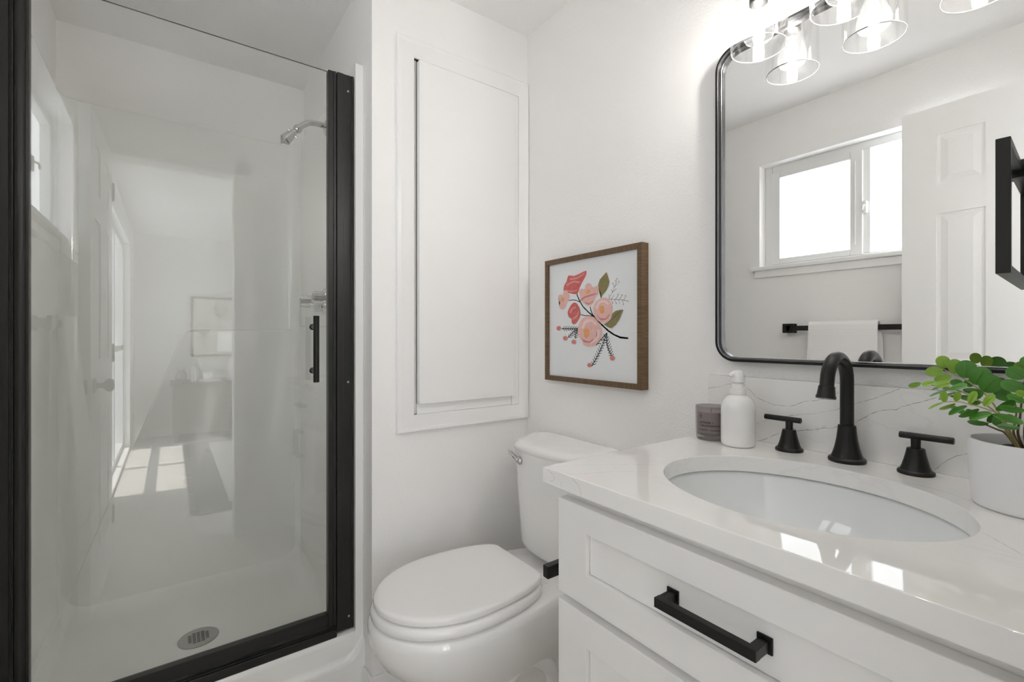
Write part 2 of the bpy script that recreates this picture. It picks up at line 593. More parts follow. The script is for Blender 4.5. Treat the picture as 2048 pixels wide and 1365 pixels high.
# ---- open six-panel door, parked against the window wall
HX, HY = 1.405, -1.345
rot = Matrix.Translation((HX, HY, 0)) @ Matrix.Rotation(math.radians(1.6), 4, 'Z')
bm = N()
DW, DZ0, DZ1, TH = .604, .012, 2.039, .035
box(bm, -DW, 0, -TH + .006, -.006, DZ0, DZ1)
cols = [(-DW + .109, -DW + .248), (-.248, -.109)]
rows = [(.22, .84), (1.035, 1.614), (1.726, 1.927)]
us = [-DW, cols[0][0], cols[0][1], cols[1][0], cols[1][1], 0]
for y0, y1 in ((-.008, 0), (-TH, -TH + .008)):
    box(bm, us[0], us[1], y0, y1, DZ0, DZ1); box(bm, us[4], us[5], y0, y1, DZ0, DZ1); box(bm, us[2], us[3], y0, y1, DZ0, DZ1)
    zs = [DZ0, rows[0][0], rows[0][1], rows[1][0], rows[1][1], rows[2][0], rows[2][1], DZ1]
    for a, b in cols:
        for k in (0, 2, 4, 6):
            box(bm, a, b, y0, y1, zs[k], zs[k + 1])
        for z0, z1 in rows:
            f = y1 if y1 == 0 else y0
            base = -.006 if y1 == 0 else -TH + .006
            d = .012
            e = .034
            top = -.0015 if y1 == 0 else -TH + .0015
            loft(bm, [[Vector((x, base, z)) for x, z in ((a + d, z0 + d), (b - d, z0 + d), (b - d, z1 - d), (a + d, z1 - d))],
                      [Vector((x, top, z)) for x, z in ((a + e, z0 + e), (b - e, z0 + e), (b - e, z1 - e), (a + e, z1 - e))]])
for v in bm.verts:
    v.co = rot @ v.co
door = struct(obj('door_1', bm, M['trim'], smooth=False))
for sgn, y in ((1, 0.0), (-1, -TH)):
    bm = N()
    prof = [(.031, 0), (.031, .004), (.022, .009), (.0105, .012), (.0105, .03), (.018, .036), (.026, .046), (.0265, .056), (.02, .063), (.004, .066)]
    if sgn < 0:
        prof = prof[:4] + [(.0105, .016), (.015, .018), (.018, .022), (.0165, .026), (.004, .028)]
    lathe(bm, [(r, sgn * h) for r, h in prof], (-DW + .062, y, .933), 24, 'Y')
    for v in bm.verts:
        v.co = rot @ v.co
    obj('door_knob', bm, M['black'], door)
for z in (.25, 1.05, 1.85):
    bm = N(); tube(bm, [rot @ Vector((.006, .004, z - .045)), rot @ Vector((.006, .004, z + .045))], .0055, 10)
    obj('hinge', bm, M['black'], door)
bm = N(); box(bm, -.0012, .0002, -.026, -.009, .905, .961, .0)
for v in bm.verts:
    v.co.x -= DW - .0006
    v.co = rot @ v.co
obj('latch_plate', bm, M['black'], door, smooth=False)

# ================================================================== SHOWER STALL
st = thing('shower_stall', 'white glossy fibreglass shower stall with raised kerb behind the black framed glass door', 'shower', (-.5, -1.03, 0))
iy0, iy1, ix0, ix1 = -1.433, -.630, -.913, -.080
def arc(cx, cy, r, a0, a1, n=8):
    return [(cx + r * math.cos(a0 + (a1 - a0) * k / n), cy + r * math.sin(a0 + (a1 - a0) * k / n)) for k in range(n + 1)]
R = .05
inner = [(ix1, iy1)] + arc(ix0 + R, iy1 - R, R, PI / 2, PI) + arc(ix0 + R, iy0 + R, R, PI, 1.5 * PI) + [(ix1, iy0)]
outer = [(ix1, YC - .0005)] + [(XS + .0005, YC - .0005)] * 9 + [(XS + .0005, YF + .0005)] * 9 + [(ix1, YF + .0005)]
bm = N()
zb, zt = .10, 2.004
prof = inner + outer[::-1]
# wall surround: inner skin, top ledge, front flanges
def col(z, pts):
    return [bm.verts.new((x, y, z)) for x, y in pts]
a, b, c = col(zb, inner), col(zt - .006, inner), col(zt, [(x + (0.003 if x < ix0 + .02 else 0) * -1, y) for x, y in inner])
d = col(zt, outer); e = col(zb, outer)
n = len(inner)
for i in range(n - 1):
    bm.faces.new((a[i], a[i + 1], b[i + 1], b[i]))
    bm.faces.new((b[i], b[i + 1], c[i + 1], c[i]))
    try:
        bm.faces.new((c[i], c[i + 1], d[i + 1], d[i]))
    except ValueError:
        pass
for i in (0, n - 1):
    bm.faces.new((a[i], b[i], c[i], d[i], e[i]))
bmesh.ops.remove_doubles(bm, verts=bm.verts, dist=1e-6)
bmesh.ops.dissolve_degenerate(bm, edges=bm.edges, dist=1e-6)
obj('wall_surround', bm, M['fiber'], st, sharp=50)
# moulded raised field on the back wall
bm = N()
poly = [(-1.432, .118), (-.640, .118), (-.640, 1.162), (-.70, 1.163), (-1.03, 1.160), (-1.055, 1.155), (-1.072, 1.135)]
def inset(poly, d):
    cx = sum(p[0] for p in poly) / len(poly); cy = sum(p[1] for p in poly) / len(poly)
    out = []
    for x, y in poly:
        l = math.hypot(x - cx, y - cy)
        out.append((x + (cx - x) / l * d, y + (cy - y) / l * d))
    return out
loft(bm, [[Vector((-.914, u, v)) for u, v in poly], [Vector((-.908, u, v)) for u, v in poly], [Vector((-.9035, u, v)) for u, v in inset(poly, .006)], [Vector((-.902, u, v)) for u, v in inset(poly, .014)]])
obj('moulded_field', bm, M['fiber'], st, sharp=60)
# pan basin
bm = N()
def rr(ins, z, r):
    return [Vector((x, y, z)) for x, y in rrect(ix0 + ins, -.155 - ins * .6, iy0 + ins, iy1 - ins, r, 6)]
loft(bm, [rr(0, .17, .05), rr(.004, .15, .055), rr(.012, .128, .07), rr(.028, .11, .09), rr(.05, .1, .1), rr(.09, .096, .11), rr(.2, .090, .12)], cap0=False)
obj('shower_pan', bm, M['fiber'], st, sharp=80)
# kerb with stepped apron
bm = N()
prof = [(-.156, .168), (-.150, .186), (-.140, .193), (-.098, .190), (-.086, .187), (-.0815, .180), (-.080, .172), (-.079, .125), (-.076, .116), (-.069, .111), (-.064, .106), (-.062, .098), (-.060, .0), (-.156, .0)]
ys = [YF + .001, -.668, -.640, -.622, -.6055]
lift = [0, 0, .010, .028, .052]
rings = []
for y, l in zip(ys, lift):
    ring = []
    for k, (x, z) in enumerate(prof):
        zz = z
        if 7 <= k <= 11:
            zz = z + l * (1.0 if k < 11 else 1.0)
            zz = min(zz, .171 - (k - 7) * .0005)
        ring.append(Vector((x, y, zz)))
    rings.append(ring)
loft(bm, rings)
obj('kerb', bm, M['fiber'], st, sharp=40)
# drain
bm = N()
dc = (-.520, -1.030, .0905)
lathe(bm, [(.060, 0), (.060, .002), (.057, .0035), (.052, .0025), (.0, .0025)][:-1], dc, 40)
dr = obj('drain', bm, M['nickel'], st)
bm = N()
for i in range(-3, 4):
    for j in range(-2, 3):
        u = i * .0098; v = j * .0125
        if math.hypot(u, v) < .0335:
            box(bm, dc[0] + u - .0026, dc[0] + u + .0026, dc[1] + v - .0049, dc[1] + v + .0049, dc[2] + .0024, dc[2] + .0031)
obj('drain_slot', bm, M['ink'], dr, smooth=False)
bm = N()
for i in range(5):
    for k in range(4):
        y0 = dc[1] + .004 + k * .011 - .02
        box(bm, dc[0] + .092 + i * .0055, dc[0] + .0933 + i * .0055, y0 + .002, y0 + .002 + random.uniform(.005, .009), .0905, .0912)
obj('moulded_notice', bm, mat('faint_grey_stamp', (.60, .59, .57), .3, var=.1, vscale=40), st, smooth=False)

# ================================================================== SHOWER DOOR
sdoor = thing('shower_door', 'clear glass shower door with black side rails, black bottom track and bar pull', 'shower door', (-.11, -1.03, .193))
GX = -.110
bm = N(); box(bm, GX - .003, GX + .003, -1.372, -.706, .235, 1.965)
for f in bm.faces:
    f.normal_update()
    if abs(f.normal.x) < .5:
        f.material_index = 1
pane = obj('glass_pane', bm, [M['glass'], M['gedge']], sdoor, smooth=False)
def rail(name, y0, y1, x0, x1, z0, z1, groove=()):
    bm = N()
    box(bm, x0, x1, y0, y1, z0, z1, .0018)
    for ga, gb in groove:
        box(bm, x1 - .0005, x1 + .0028, ga, gb, z0 + .001, z1 - .001, .001)
    return obj(name, bm, M['blackrail'], sdoor)
jr = rail('wall_jamb', -.683, -.631, GX - .022, GX + .014, .196, 1.967, [(-.683, -.6635), (-.6385, -.6315)])
jl = rail('wall_jamb', -1.432, -1.403, GX - .022, GX + .014, .196, 1.967, [(-1.4165, -1.403)])
sr = rail('door_stile', -.709, -.685, GX - .012, GX + .012, .222, 1.967, [(-.6935, -.6855)])
sl = rail('door_stile', -1.4005, -1.371, GX - .012, GX + .012, .222, 1.967, [])
bm = N(); tube(bm, [(GX + .010, -1.386, .223), (GX + .010, -1.386, 1.966)], .0105, 18)
obj('hinge_bead', bm, M['blackrail'], sl)
bm = N(); box(bm, GX - .012, GX + .012, -1.371, -.709, .224, .262, .002); obj('bottom_rail', bm, M['blackrail'], sdoor)
bm = N(); box(bm, GX - .02, GX + .024, -1.402, -.685, .187, .213, .003); box(bm, GX + .004, GX + .018, -1.402, -.685, .212, .2165, .001); obj('threshold_track', bm, M['blackrail'], sdoor)
for yy, zz in ((-.6485, 1.915), (-.6485, .985), (-.646, .236)):
    bm = N(); screw(bm, (GX + .0141, yy, zz), '+x', .0036)
    obj('screw', bm, M['nickel'], jr)
for yy, zz in ((-1.424, 1.95), (-1.424, 1.45), (-1.424, 1.07)):
    bm = N(); screw(bm, (GX + .0141, yy, zz), '+x', .0036)
    obj('screw', bm, M['nickel'], jl)
bm = N(); HXp, HYp = -.060, -.7535
tube(bm, [(HXp, HYp, .993), (HXp, HYp, .9935), (HXp, HYp, 1.1925), (HXp, HYp, 1.193)], [.0078, .0086, .0086, .0078], 20)
hd = obj('pull_handle', bm, M['black'], sdoor)
for z in (1.160, 1.026):
    bm = N(); lathe(bm, [(.0095, GX + .003), (.0095, GX + .007), (.0065, GX + .009), (.0065, HXp)], (0, HYp, z), 18, 'X'); obj('standoff', bm, M['black'], hd)

# ---- shower head and arm
sh = thing('overhead_shower', 'small chrome shower head on a bent arm high on the shower wall', 'shower head', (-.42, -.630, 1.92))
bm = N(); tube(bm, smooth_pts([(-.42, -.631, 1.921), (-.42, -.655, 1.926), (-.42, -.691, 1.923), (-.42, -.712, 1.910), (-.42, -.731, 1.892)], 6), .0105, 18); obj('shower_arm', bm, M['chrome'], sh)
bm = N(); lathe(bm, [(.030, -.630), (.029, -.634), (.018, -.640), (.011, -.642)], (-.42, 0, 1.921), 26, 'Y'); obj('wall_flange', bm, M['chrome'], sh)
ax = Vector((0, -.048, -.057)).normalized()
p0 = Vector((-.42, -.727, 1.896))
def seg(*rh):
    bm = N(); tube(bm, [p0 + ax * h for h, r in rh], [r for h, r in rh], 20); return bm
obj('ball_nut', seg((0, .0115), (.001, .0145), (.012, .0155), (.018, .013), (.022, .009)), M['chrome'], sh)
bm = seg((.021, .0075), (.026, .0075), (.0265, .0115), (.044, .0125), (.0445, .0155), (.052, .0165), (.076, .0195), (.078, .018), (.0775, .015))
side = ax.cross(Vector((1, 0, 0))).normalized()
tube(bm, [p0 + ax * .037 - side * .019, p0 + ax * .037 + side * .019], .0032, 10)
obj('spray_head', bm, M['chrome'], sh)

# ---- shower valve
sv = thing('shower_valve', 'shower tap with two clear acrylic knobs on a chrome plate, on the shower side wall', 'shower tap', (-.42, -.630, 1.26))
bm = N(); pr = rrect(-.475, -.365, 1.215, 1.312, .03, 6); loft(bm, [[Vector((u, -.631, v)) for u, v in pr], [Vector((u, -.636, v)) for u, v in pr], [Vector((u, -.639, v)) for u, v in inset(pr, .004)]]); obj('escutcheon', bm, M['chrome'], sv)
kn = None
for kx in (-.340, -.530):
    if kn is None:
        bm = N()
        prof = [(.012, -.655), (.022, -.657), (.0235, -.664), (.0235, -.694), (.021, -.700), (.010, -.702)]
        rings = []
        for r, h in prof:
            rings.append([Vector((kx + r * (1 + (.06 if k % 4 < 2 else -.05)) * math.cos(2 * PI * k / 32), h, 1.267 + r * (1 + (.06 if k % 4 < 2 else -.05)) * math.sin(2 * PI * k / 32))) for k in range(32)])
        loft(bm, rings)
        kn = obj('knob', bm, M['knob'], sv)
        bm = N(); lathe(bm, [(.017, -.630), (.017, -.633), (.010, -.640), (.010, -.655), (.006, -.657), (.006, -.690), (.0085, -.691), (.0085, -.6985)], (kx, 0, 1.267), 16, 'Y'); obj('valve_stem', bm, M['chrome'], kn)
    else:
        dup_part(kn, sv, (kx + .340, 0, 0))

# ================================================================== ACCESS PANEL CABINET
wc = thing('wall_cabinet', 'tall white recessed wall cabinet with moulded frame and flat door beside the shower', 'cabinet', (0, -.265, .82))
oy0, oy1, oz0, oz1 = -.528, -.0015, .822, 2.094
jy0, jy1, jz0, jz1 = -.468, -.044, .876, 2.038
bm = N()
def ring4(y0, y1, z0, z1, x):
    return [Vector((x, y0, z0)), Vector((x, y1, z0)), Vector((x, y1, z1)), Vector((x, y0, z1))]
def lerp_ring(t, x):
    f = lambda a, b: a + (b - a) * t
    return ring4(f(oy0, jy0), f(oy1, jy1), f(oz0, jz0), f(oz1, jz1), x)
loft(bm, [lerp_ring(0, 0.0), lerp_ring(0, .013), lerp_ring(.06, .0155), lerp_ring(.22, .0155), lerp_ring(.3, .0135), lerp_ring(.93, .0075), lerp_ring(1, .006), lerp_ring(1, -.012)], cap0=False, cap1=False)
obj('frame_moulding', bm, M['trim'], wc, sharp=20)
bm = N(); box(bm, -.0398, -.034, jy0 + .0005, jy1 - .0005, jz0 + .0005, jz1 - .0005); box(bm, -.034, .004, -.074, jy1 - .0005, jz0 + .0005, jz1 - .0005); box(bm, -.034, .0, -.455, -.074, jz0 + .0005, .9105); box(bm, -.034, -.008, jy0 + .0005, -.455, jz0 + .0005, jz1 - .0005); obj('back_panel', bm, M['trim'], wc, smooth=False)
bm = N(); box(bm, -.003, .0195, -.455, -.0745, .911, 2.029, .0012, 2); obj('door', bm, M['panelw'], wc)
for z in (1.0, 1.45, 1.92):
    bm = N(); tube(bm, [(.006, -.066, z - .022), (.006, -.066, z + .022)], .0028, 10)
    obj('hinge', bm, M['trim'], wc)

# ================================================================== TOILET
TX = .300
toilet = thing('toilet', 'white two-piece toilet with closed lid between the shower and the vanity', 'toilet', (TX, -.35, 0))
def egg(hw, yf, yw, yb, hwb, z, n=20):
    P = []
    for k in range(n + 1):
        a = PI * k / n
        P.append(Vector((TX + hw * math.cos(a), yw - (yw - yf) * math.sin(a), z)))
    m = 8
    for k in range(1, m + 1):
        s = (PI / 2) * k / m
        P.append(Vector((TX - (hwb + (hw - hwb) * math.cos(s)), yw + (yb - yw) * math.sin(s), z)))
    for k in range(m, 0, -1):
        s = (PI / 2) * k / m
        P.append(Vector((TX + (hwb + (hw - hwb) * math.cos(s)), yw + (yb - yw) * math.sin(s), z)))
    return P
bm = N()
loft(bm, [egg(.112, -.535, -.36, -.10, .085, 0), egg(.112, -.535, -.36, -.10, .085, .012), egg(.104, -.525, -.36, -.10, .08, .03), egg(.096, -.515, -.36, -.10, .075, .10),
          egg(.098, -.525, -.37, -.10, .078, .16), egg(.115, -.565, -.39, -.11, .088, .205), egg(.140, -.625, -.42, -.12, .10, .255), egg(.163, -.682, -.45, -.13, .108, .312),
          egg(.175, -.706, -.47, -.13, .112, .355), egg(.180, -.714, -.48, -.13, .113, .394), egg(.178, -.712, -.48, -.13, .112, .412), egg(.169, -.703, -.48, -.135, .108, .419)])
obj('bowl', bm, M['porc'], toilet, sharp=70)
bm = N()
def trap(z, w, y0, y1):
    return [Vector((TX + u, v, z)) for u, v in rrect(-w, w, y0, y1, .03, 5)]
loft(bm, [trap(.315, .085, -.30, -.03), trap(.35, .112, -.33, -.026), trap(.388, .122, -.345, -.024), trap(.413, .124, -.345, -.024), trap(.4212, .119, -.34, -.028)])
obj('tank_deck', bm, M['porc'], toilet, sharp=70)
for s in (-1, 1):
    bm = N()
    pts = smooth_pts([(TX + s * .093, -.46, .10), (TX + s * .105, -.40, .20), (TX + s * .108, -.32, .245), (TX + s * .104, -.24, .195), (TX + s * .092, -.2, .10), (TX + s * .09, -.2, .012)], 6)
    tube(bm, pts, .022, 12)
    obj('trapway', bm, M['porc'], toilet, sharp=70)
bm = N()
def eg2(hw, ins, z, yb=-.266, hwb=.104, yf=-.706):
    return egg(hw - ins, yf + ins, -.485, yb - ins, hwb - ins, z, 24)
loft(bm, [eg2(.177, .006, .4215), eg2(.177, 0, .426), eg2(.177, 0, .439), eg2(.177, .004, .4455), eg2(.177, .010, .4485)])
seat = obj('seat', bm, M['seat'], toilet, sharp=70)
bm = N()
L_ = dict(yf=-.699, yb=-.266)
loft(bm, [eg2(.168, .010, .4505, **L_), eg2(.168, .002, .4525, **L_), eg2(.168, 0, .455, **L_), eg2(.168, 0, .464, **L_), eg2(.168, .0015, .4680, **L_), eg2(.168, .005, .4710, **L_), eg2(.168, .012, .4728, **L_), eg2(.168, .03, .4735, **L_), eg2(.168, .07, .4740, **L_)])
lid = obj('lid', bm, M['seat'], toilet, sharp=45)
for s in (-1, 1):
    bm = N(); box(bm, TX + s * .078 - .016, TX + s * .078 + .016, -.2605, -.222, .4195, .434, .003); tube(bm, [(TX + s * .078 - .019, -.250, .436), (TX + s * .078 + .019, -.250, .436)], .0085, 14)
    obj('seat_hinge', bm, M['seat'], toilet)
HALF = [(0, -.213), (.03, -.2128), (.06, -.2105), (.09, -.206), (.115, -.196), (.137, -.178), (.155, -.152), (.175, -.118), (.189, -.085), (.196, -.055), (.197, -.030), (.193, -.016), (.180, -.008), (.15, -.006)]
def plan(fx, ins, z, dy=0.0, fy=1.0):
    P = [(u * fx - (ins if u > .02 else 0), -.006 - ins * .6 + (v + .006) * fy + (ins * 1.6 if v < -.03 else 0) * min(1, (-.03 - v) / .12 if v < -.03 else 0)) for u, v in HALF]
    L = [Vector((TX + max(0, u), v + dy, z)) for u, v in P]
    Rr = [Vector((TX - max(0, u), v + dy, z)) for u, v in P]
    return L + Rr[:0:-1]
bm = N()
loft(bm, [plan(.72, .012, .443, -.016, .80), plan(.76, .006, .448, -.014, .84), plan(.79, .003, .460, -.013, .87), plan(.80, .0, .475, -.012, .885), plan(.87, 0, .62, -.011, .92), plan(.935, 0, .765, -.010, .95)])
box(bm, TX - .08, TX + .08, -.14, -.045, .411, .446)
obj('tank', bm, M['porc'], toilet, sharp=70)
bm = N()
loft(bm, [plan(1, .008, .7615), plan(1, .001, .765), plan(1, 0, .777), plan(1, .004, .785), plan(1, .012, .790), plan(1, .028, .7935), plan(1, .06, .7945)])
obj('tank_lid', bm, M['porc'], toilet, sharp=70)
bm = N()
lathe(bm, [(.0155, -.190), (.0155, -.2055), (.012, -.209), (.012, -.216), (.0085, -.2205), (.002, -.222)], (.236, 0, .738), 22, 'Y')
tube(bm, smooth_pts([(.236, -.213, .738), (.224, -.217, .743), (.207, -.218, .750), (.190, -.216, .757), (.182, -.213, .7595)], 5), [.0085] * 5 + [.008] * 5 + [.0072] * 5 + [.006] * 5 + [.0035], 14, flat=.7)
obj('flush_lever', bm, M['chrome'], toilet)

# ================================================================== VANITY
VX0, VX1, VC = .784, 1.390, 1.085
van = thing('vanity_cabinet', 'white shaker vanity cabinet with one wide drawer over doors and black pulls', 'cabinet', (VC, -.26, 0))
bm = N()
box(bm, VX0 + .002, VX0 + .02, -.514, -.001, 0, .860); box(bm, VX1 - .02, VX1 - .002, -.514, -.001, 0, .860)
box(bm, VX0 + .02, VX1 - .02, -.514, -.496, .800, .860); box(bm, VX0 + .02, VX1 - .02, -.012, -.001, .1, .86)
box(bm, VX0 + .02, VX1 - .02, -.514, -.012, .09, .108); box(bm, VX0 + .02, VX1 - .02, -.514, -.496, .648, .672); box(bm, VX0 + .02, VX1 - .02, -.452, -.44, 0, .09)
box(bm, VX1 - .002, XR, -.514, -.50, 0, .86)
obj('carcass', bm, M['cab'], van, smooth=False)
YFD = -.535
def shaker(name, x0, x1, z0, z1, st_, rt, rb, parent):
    bm = N()
    def rg(d, y):
        return [Vector((x, y, z)) for x, z in ((x0 + d, z0 + d), (x1 - d, z0 + d), (x1 - d, z1 - d), (x0 + d, z1 - d))]
    ix0_, ix1_, iz0_, iz1_ = x0 + st_, x1 - st_, z0 + rb, z1 - rt
    def ri(d, y):
        return [Vector((x, y, z)) for x, z in ((ix0_ + d, iz0_ + d), (ix1_ - d, iz0_ + d), (ix1_ - d, iz1_ - d), (ix0_ + d, iz1_ - d))]
    loft(bm, [rg(0, YFD + .02), rg(0, YFD + .0018), rg(.0006, YFD + .0006), rg(.0018, YFD), ri(-.0012, YFD), ri(-.0003, YFD + .0004), ri(0, YFD + .0012), ri(0, YFD + .0135), ri(.0013, YFD + .0135), ri(.0013, YFD + .0095)], cap1=True)
    return obj(name, bm, M['cab'], parent, sharp=25)
dw = shaker('drawer', VX0, VX1, .669, .838, .070, .045, .054, van)
d1 = shaker('door', VX0, VC - .0015, .112, .655, .070, .056, .060, van)
d2 = shaker('door', VC + .0015, VX1, .112, .655, .070, .056, .060, van)
def pull(cx, cz, horiz, parent, ysurf):
    bm = N()
    h = .064
    def bb(a0, a1, y0, y1, c0, c1, bev):
        if horiz:
            box(bm, cx + a0, cx + a1, y0, y1, cz + c0, cz + c1, bev)
        else:
            box(bm, cx + c0, cx + c1, y0, y1, cz + a0, cz + a1, bev)
    for s in (-1, 1):
        bb(s * h - .0095, s * h + .0095, ysurf - .003, ysurf, -.0105, .0105, .0008)
        bb(s * h - .0062, s * h + .0062, ysurf - .030, ysurf - .002, -.0064, .0064, .0006)
    bb(-h - .0065, h + .0065, ysurf - .036, ysurf - .025, -.0068, .0068, .0008)
    return obj('pull_handle', bm, M['black'], parent, sharp=25)
pull(1.084, .7605, True, dw, YFD + .0095)
pull(VC - .035, .555, False, d1, YFD)
pull(VC + .035, .555, False, d2, YFD)

# ---- toilet paper holder on the vanity's side
tp = thing('toilet_paper_holder', 'black square toilet paper holder on the vanity side behind the toilet seat', 'toilet paper holder', (.786, -.44, .655))
bm = N(); box(bm, .777, .7862, -.465, -.425, .636, .676, .002); obj('wall_plate', bm, M['black'], tp)
bm = N(); box(bm, .698, .779, -.453, -.437, .648, .664, .0015); box(bm, .692, .708, -.495, -.436, .643, .668, .0015); obj('arm', bm, M['black'], tp)
bm = N(); box(bm, .695, .705, -.437, -.32, .650, .660, .002); obj('roll_bar', bm, M['chrome'], tp)

# ---- quartz top
CT0, CT1 = .860, .890
cx0, cx1, cy0, cy1 = .757, XR - .001, -.549, -.0005
SC, SA, SB = (1.085, -.300), .210, .175
ct = thing('countertop', 'polished white quartz vanity top with an oval sink cut-out', 'countertop', (1.085, -.27, CT0))
NA = 96
angs = sorted(set([2 * PI * k / NA for k in range(NA)] + [math.atan2((y - SC[1]), (x - SC[0])) % (2 * PI) for x in (cx0, cx1) for y in (cy0, cy1)]))
def orect(a, d):
    x0, x1, y0, y1 = cx0 + d, cx1 - d, cy0 + d, cy1 - d
    c, s = math.cos(a), math.sin(a)
    t = 1e9
    if c > 1e-9: t = min(t, (x1 - SC[0]) / c)
    if c < -1e-9: t = min(t, (x0 - SC[0]) / c)
    if s > 1e-9: t = min(t, (y1 - SC[1]) / s)
    if s < -1e-9: t = min(t, (y0 - SC[1]) / s)
    return SC[0] + c * t, SC[1] + s * t
def ell(a, d):
    # the ellipse point along the same ray
    c, s = math.cos(a), math.sin(a)
    t = 1 / math.sqrt((c / (SA + d)) ** 2 + (s / (SB + d)) ** 2)
    return SC[0] + c * t, SC[1] + s * t
bm = N()
rings = []
for f, d, z in ((ell, 0, CT0), (ell, 0, CT1 - .0025), (ell, .0008, CT1 - .0008), (ell, .0025, CT1), (orect, .0025, CT1), (orect, .0008, CT1 - .0008), (orect, 0, CT1 - .0025), (orect, 0, CT0 + .0015), (orect, .0015, CT0), (ell, 0, CT0)):
    rings.append([Vector((*f(a, d), z)) for a in angs])
vr = [[bm.verts.new(p) for p in r] for r in rings[:-1]] 
vr.append(vr[0])
n = len(angs)
for a, b in zip(vr[:-1], vr[1:]):
    for i in range(n):
        j = (i + 1) % n
        bm.faces.new((a[i], a[j], b[j], b[i]))
obj('slab', bm, M['quartz'], ct, sharp=30, wn=True)

def strip(bm, pts, w, fn, mi, jit=0.0, wj=.5):
    """thin ribbon along pts in a plane; fn(u,v) -> point"""
    q = []
    for (u0, v0), (u1, v1) in zip(pts[:-1], pts[1:]):
        m = max(2, int(math.hypot(u1 - u0, v1 - v0) / .004))
        for k in range(m):
            t = k / m
            q.append((u0 + (u1 - u0) * t + random.uniform(-jit, jit), v0 + (v1 - v0) * t + random.uniform(-jit, jit)))
    q.append(pts[-1])
    prev = None
    for i, (u, v) in enumerate(q):
        a = q[max(0, i - 1)]; b = q[min(len(q) - 1, i + 1)]
        du, dv = b[0] - a[0], b[1] - a[1]
        l = math.hypot(du, dv) or 1
        ww = w * (1 + random.uniform(-wj, wj)) / 2
        p = (bm.verts.new(fn(u - dv / l * ww, v + du / l * ww)), bm.verts.new(fn(u + dv / l * ww, v - du / l * ww)))
        if prev:
            bm.faces.new((prev[0], p[0], p[1], prev[1])).material_index = mi
        prev = p
VEINS = [
 (.0009, [(0.7613, 1.001), (0.7934, 1.0072), (0.8177, 1.0164), (.84, 1.0185), (0.8618, 1.0099), (0.8818, 0.9917), (0.8993, 0.9837), (0.9201, 0.9783), (0.9493, 0.9779), (0.9633, 0.9815), (0.9839, 0.9931), (1.0037, 0.9964), (1.023, 1.0028), (1.0416, 1.0136), (1.0538, 1.0234), (1.062, 1.034)]),
 (.0008, [(.86, .918), (0.8818, 0.9292), (0.9051, 0.9414), (0.9275, 0.9504), (0.9703, 0.9619), (1.007, 0.9704), (1.0324, 0.9784), (1.0538, 0.987), (1.0801, 1.0004), (1.1053, 1.0116), (1.1294, 1.0255), (1.145, 1.0335)]),
 (.0012, [(.885, .891), (0.8935, 0.8935), (0.9051, 0.8995), (0.9275, 0.9138), (0.9528, 0.9218), (0.9771, 0.9295), (1.0005, 0.9344), (1.0166, 0.9413), (1.0324, 0.942), (1.0538, 0.954), (1.0772, 0.9627), (1.097, 0.979), (1.1107, 0.9874), (1.1268, 0.9927), (1.1398, 0.9944), (1.15, 1.002), (1.1649, 1.0085), (1.1794, 1.0148), (1.2004, 1.0247), (1.225, 1.033)]),
 (.0009, [(1.19, .891), (1.2004, 0.9035), (1.2095, 0.9145), (1.2184, 0.9224), (1.2315, 0.9304), (1.26, .94), (1.3, .951), (1.38, .985)])]
bm = N()
box(bm, .761, XR - .001, -.015, -.0005, CT1, 1.035, .0012)
bs = None
fnb = lambda u, v: (u, -.01515, v)
for w, pts in VEINS:
    strip(bm, pts, w * .78, fnb, 1, .0007, .8)
for u, v in ((.985, .9335), (1.004, .9375), (1.018, .9445)):
    strip(bm, [(u, v), (u + .002, v + .002), (u + .004, v + .0008), (u + .006, v + .002)], .0005, fnb, 1, .0008, .7)
    strip(bm, [(u + .001, v - .001), (u + .004, v - .003), (u + .006, v - .001)], .0004, fnb, 1, .0008, .7)
bs = tag(obj('backsplash', bm, [M['quartz'], M['vein']], None, sharp=30), 'low white quartz upstand with thin grey veins behind the basin taps', 'backsplash')
# faint veins running over the top and front edge
bm = N()
fnt = lambda u, v: (u, v, CT1 + .00012)
topv = N()
bm.free(); bm = topv
for pts in ([(.770, -.535), (.80, -.47), (.85, -.40), (.872, -.37)], [(.825, -.545), (.86, -.46), (.90, -.415)], [(1.19, -.122), (1.24, -.14), (1.30, -.19), (1.40, -.23)], [(1.30, -.30), (1.34, -.35), (1.40, -.38)]):
    strip(bm, pts, .0009, fnt, 0, .0006, .6)
fnf = lambda u, v: (u, cy0 - .00012, v)
for pts in ([(.772, .887), (.785, .882), (.7895, .875), (.785, .869), (.776, .867)], [(.806, .874), (.809, .869), (.806, .865)], [(.835, .887), (.85, .880), (.858, .868), (.855, .861)]):
    strip(bm, pts, .0008, fnf, 0, .0004, .5)
vv = obj('surface_vein', bm, M['veinf'], ct, smooth=False); vv['kind'] = 'stuff'

# ---- undermount basin
sk = thing('sink', 'oval white undermount basin set into the quartz vanity top', 'sink', (SC[0], SC[1], .72))
bm = N()
def er(d, z, n=64, k=1.0):
    return [Vector((SC[0] + (SA + d) * k * math.cos(2 * PI * i / n), SC[1] + (SB + d) * k * math.sin(2 * PI * i / n), z)) for i in range(n)]
loft(bm, [er(.022, .8435), er(.022, .8595), er(.013, .8595), er(.0115, .8560), er(.005, .8560), er(.0035, .851), er(.0, .836), er(-.006, .81), er(-.02, .775), er(-.045, .748), er(-.085, .731), er(-.13, .7245), er(-.152, .7225)], cap0=False, cap1=True)
obj('basin', bm, M['sinkw'], sk, sharp=80)
bm = N(); lathe(bm, [(.0, .7226), (.031, .7226), (.031, .7245), (.026, .7255), (.018, .724), (.0175, .7275), (.0, .729)][1:-1], (SC[0], SC[1] + .0, 0), 30); obj('drain', bm, M['black'], sk)

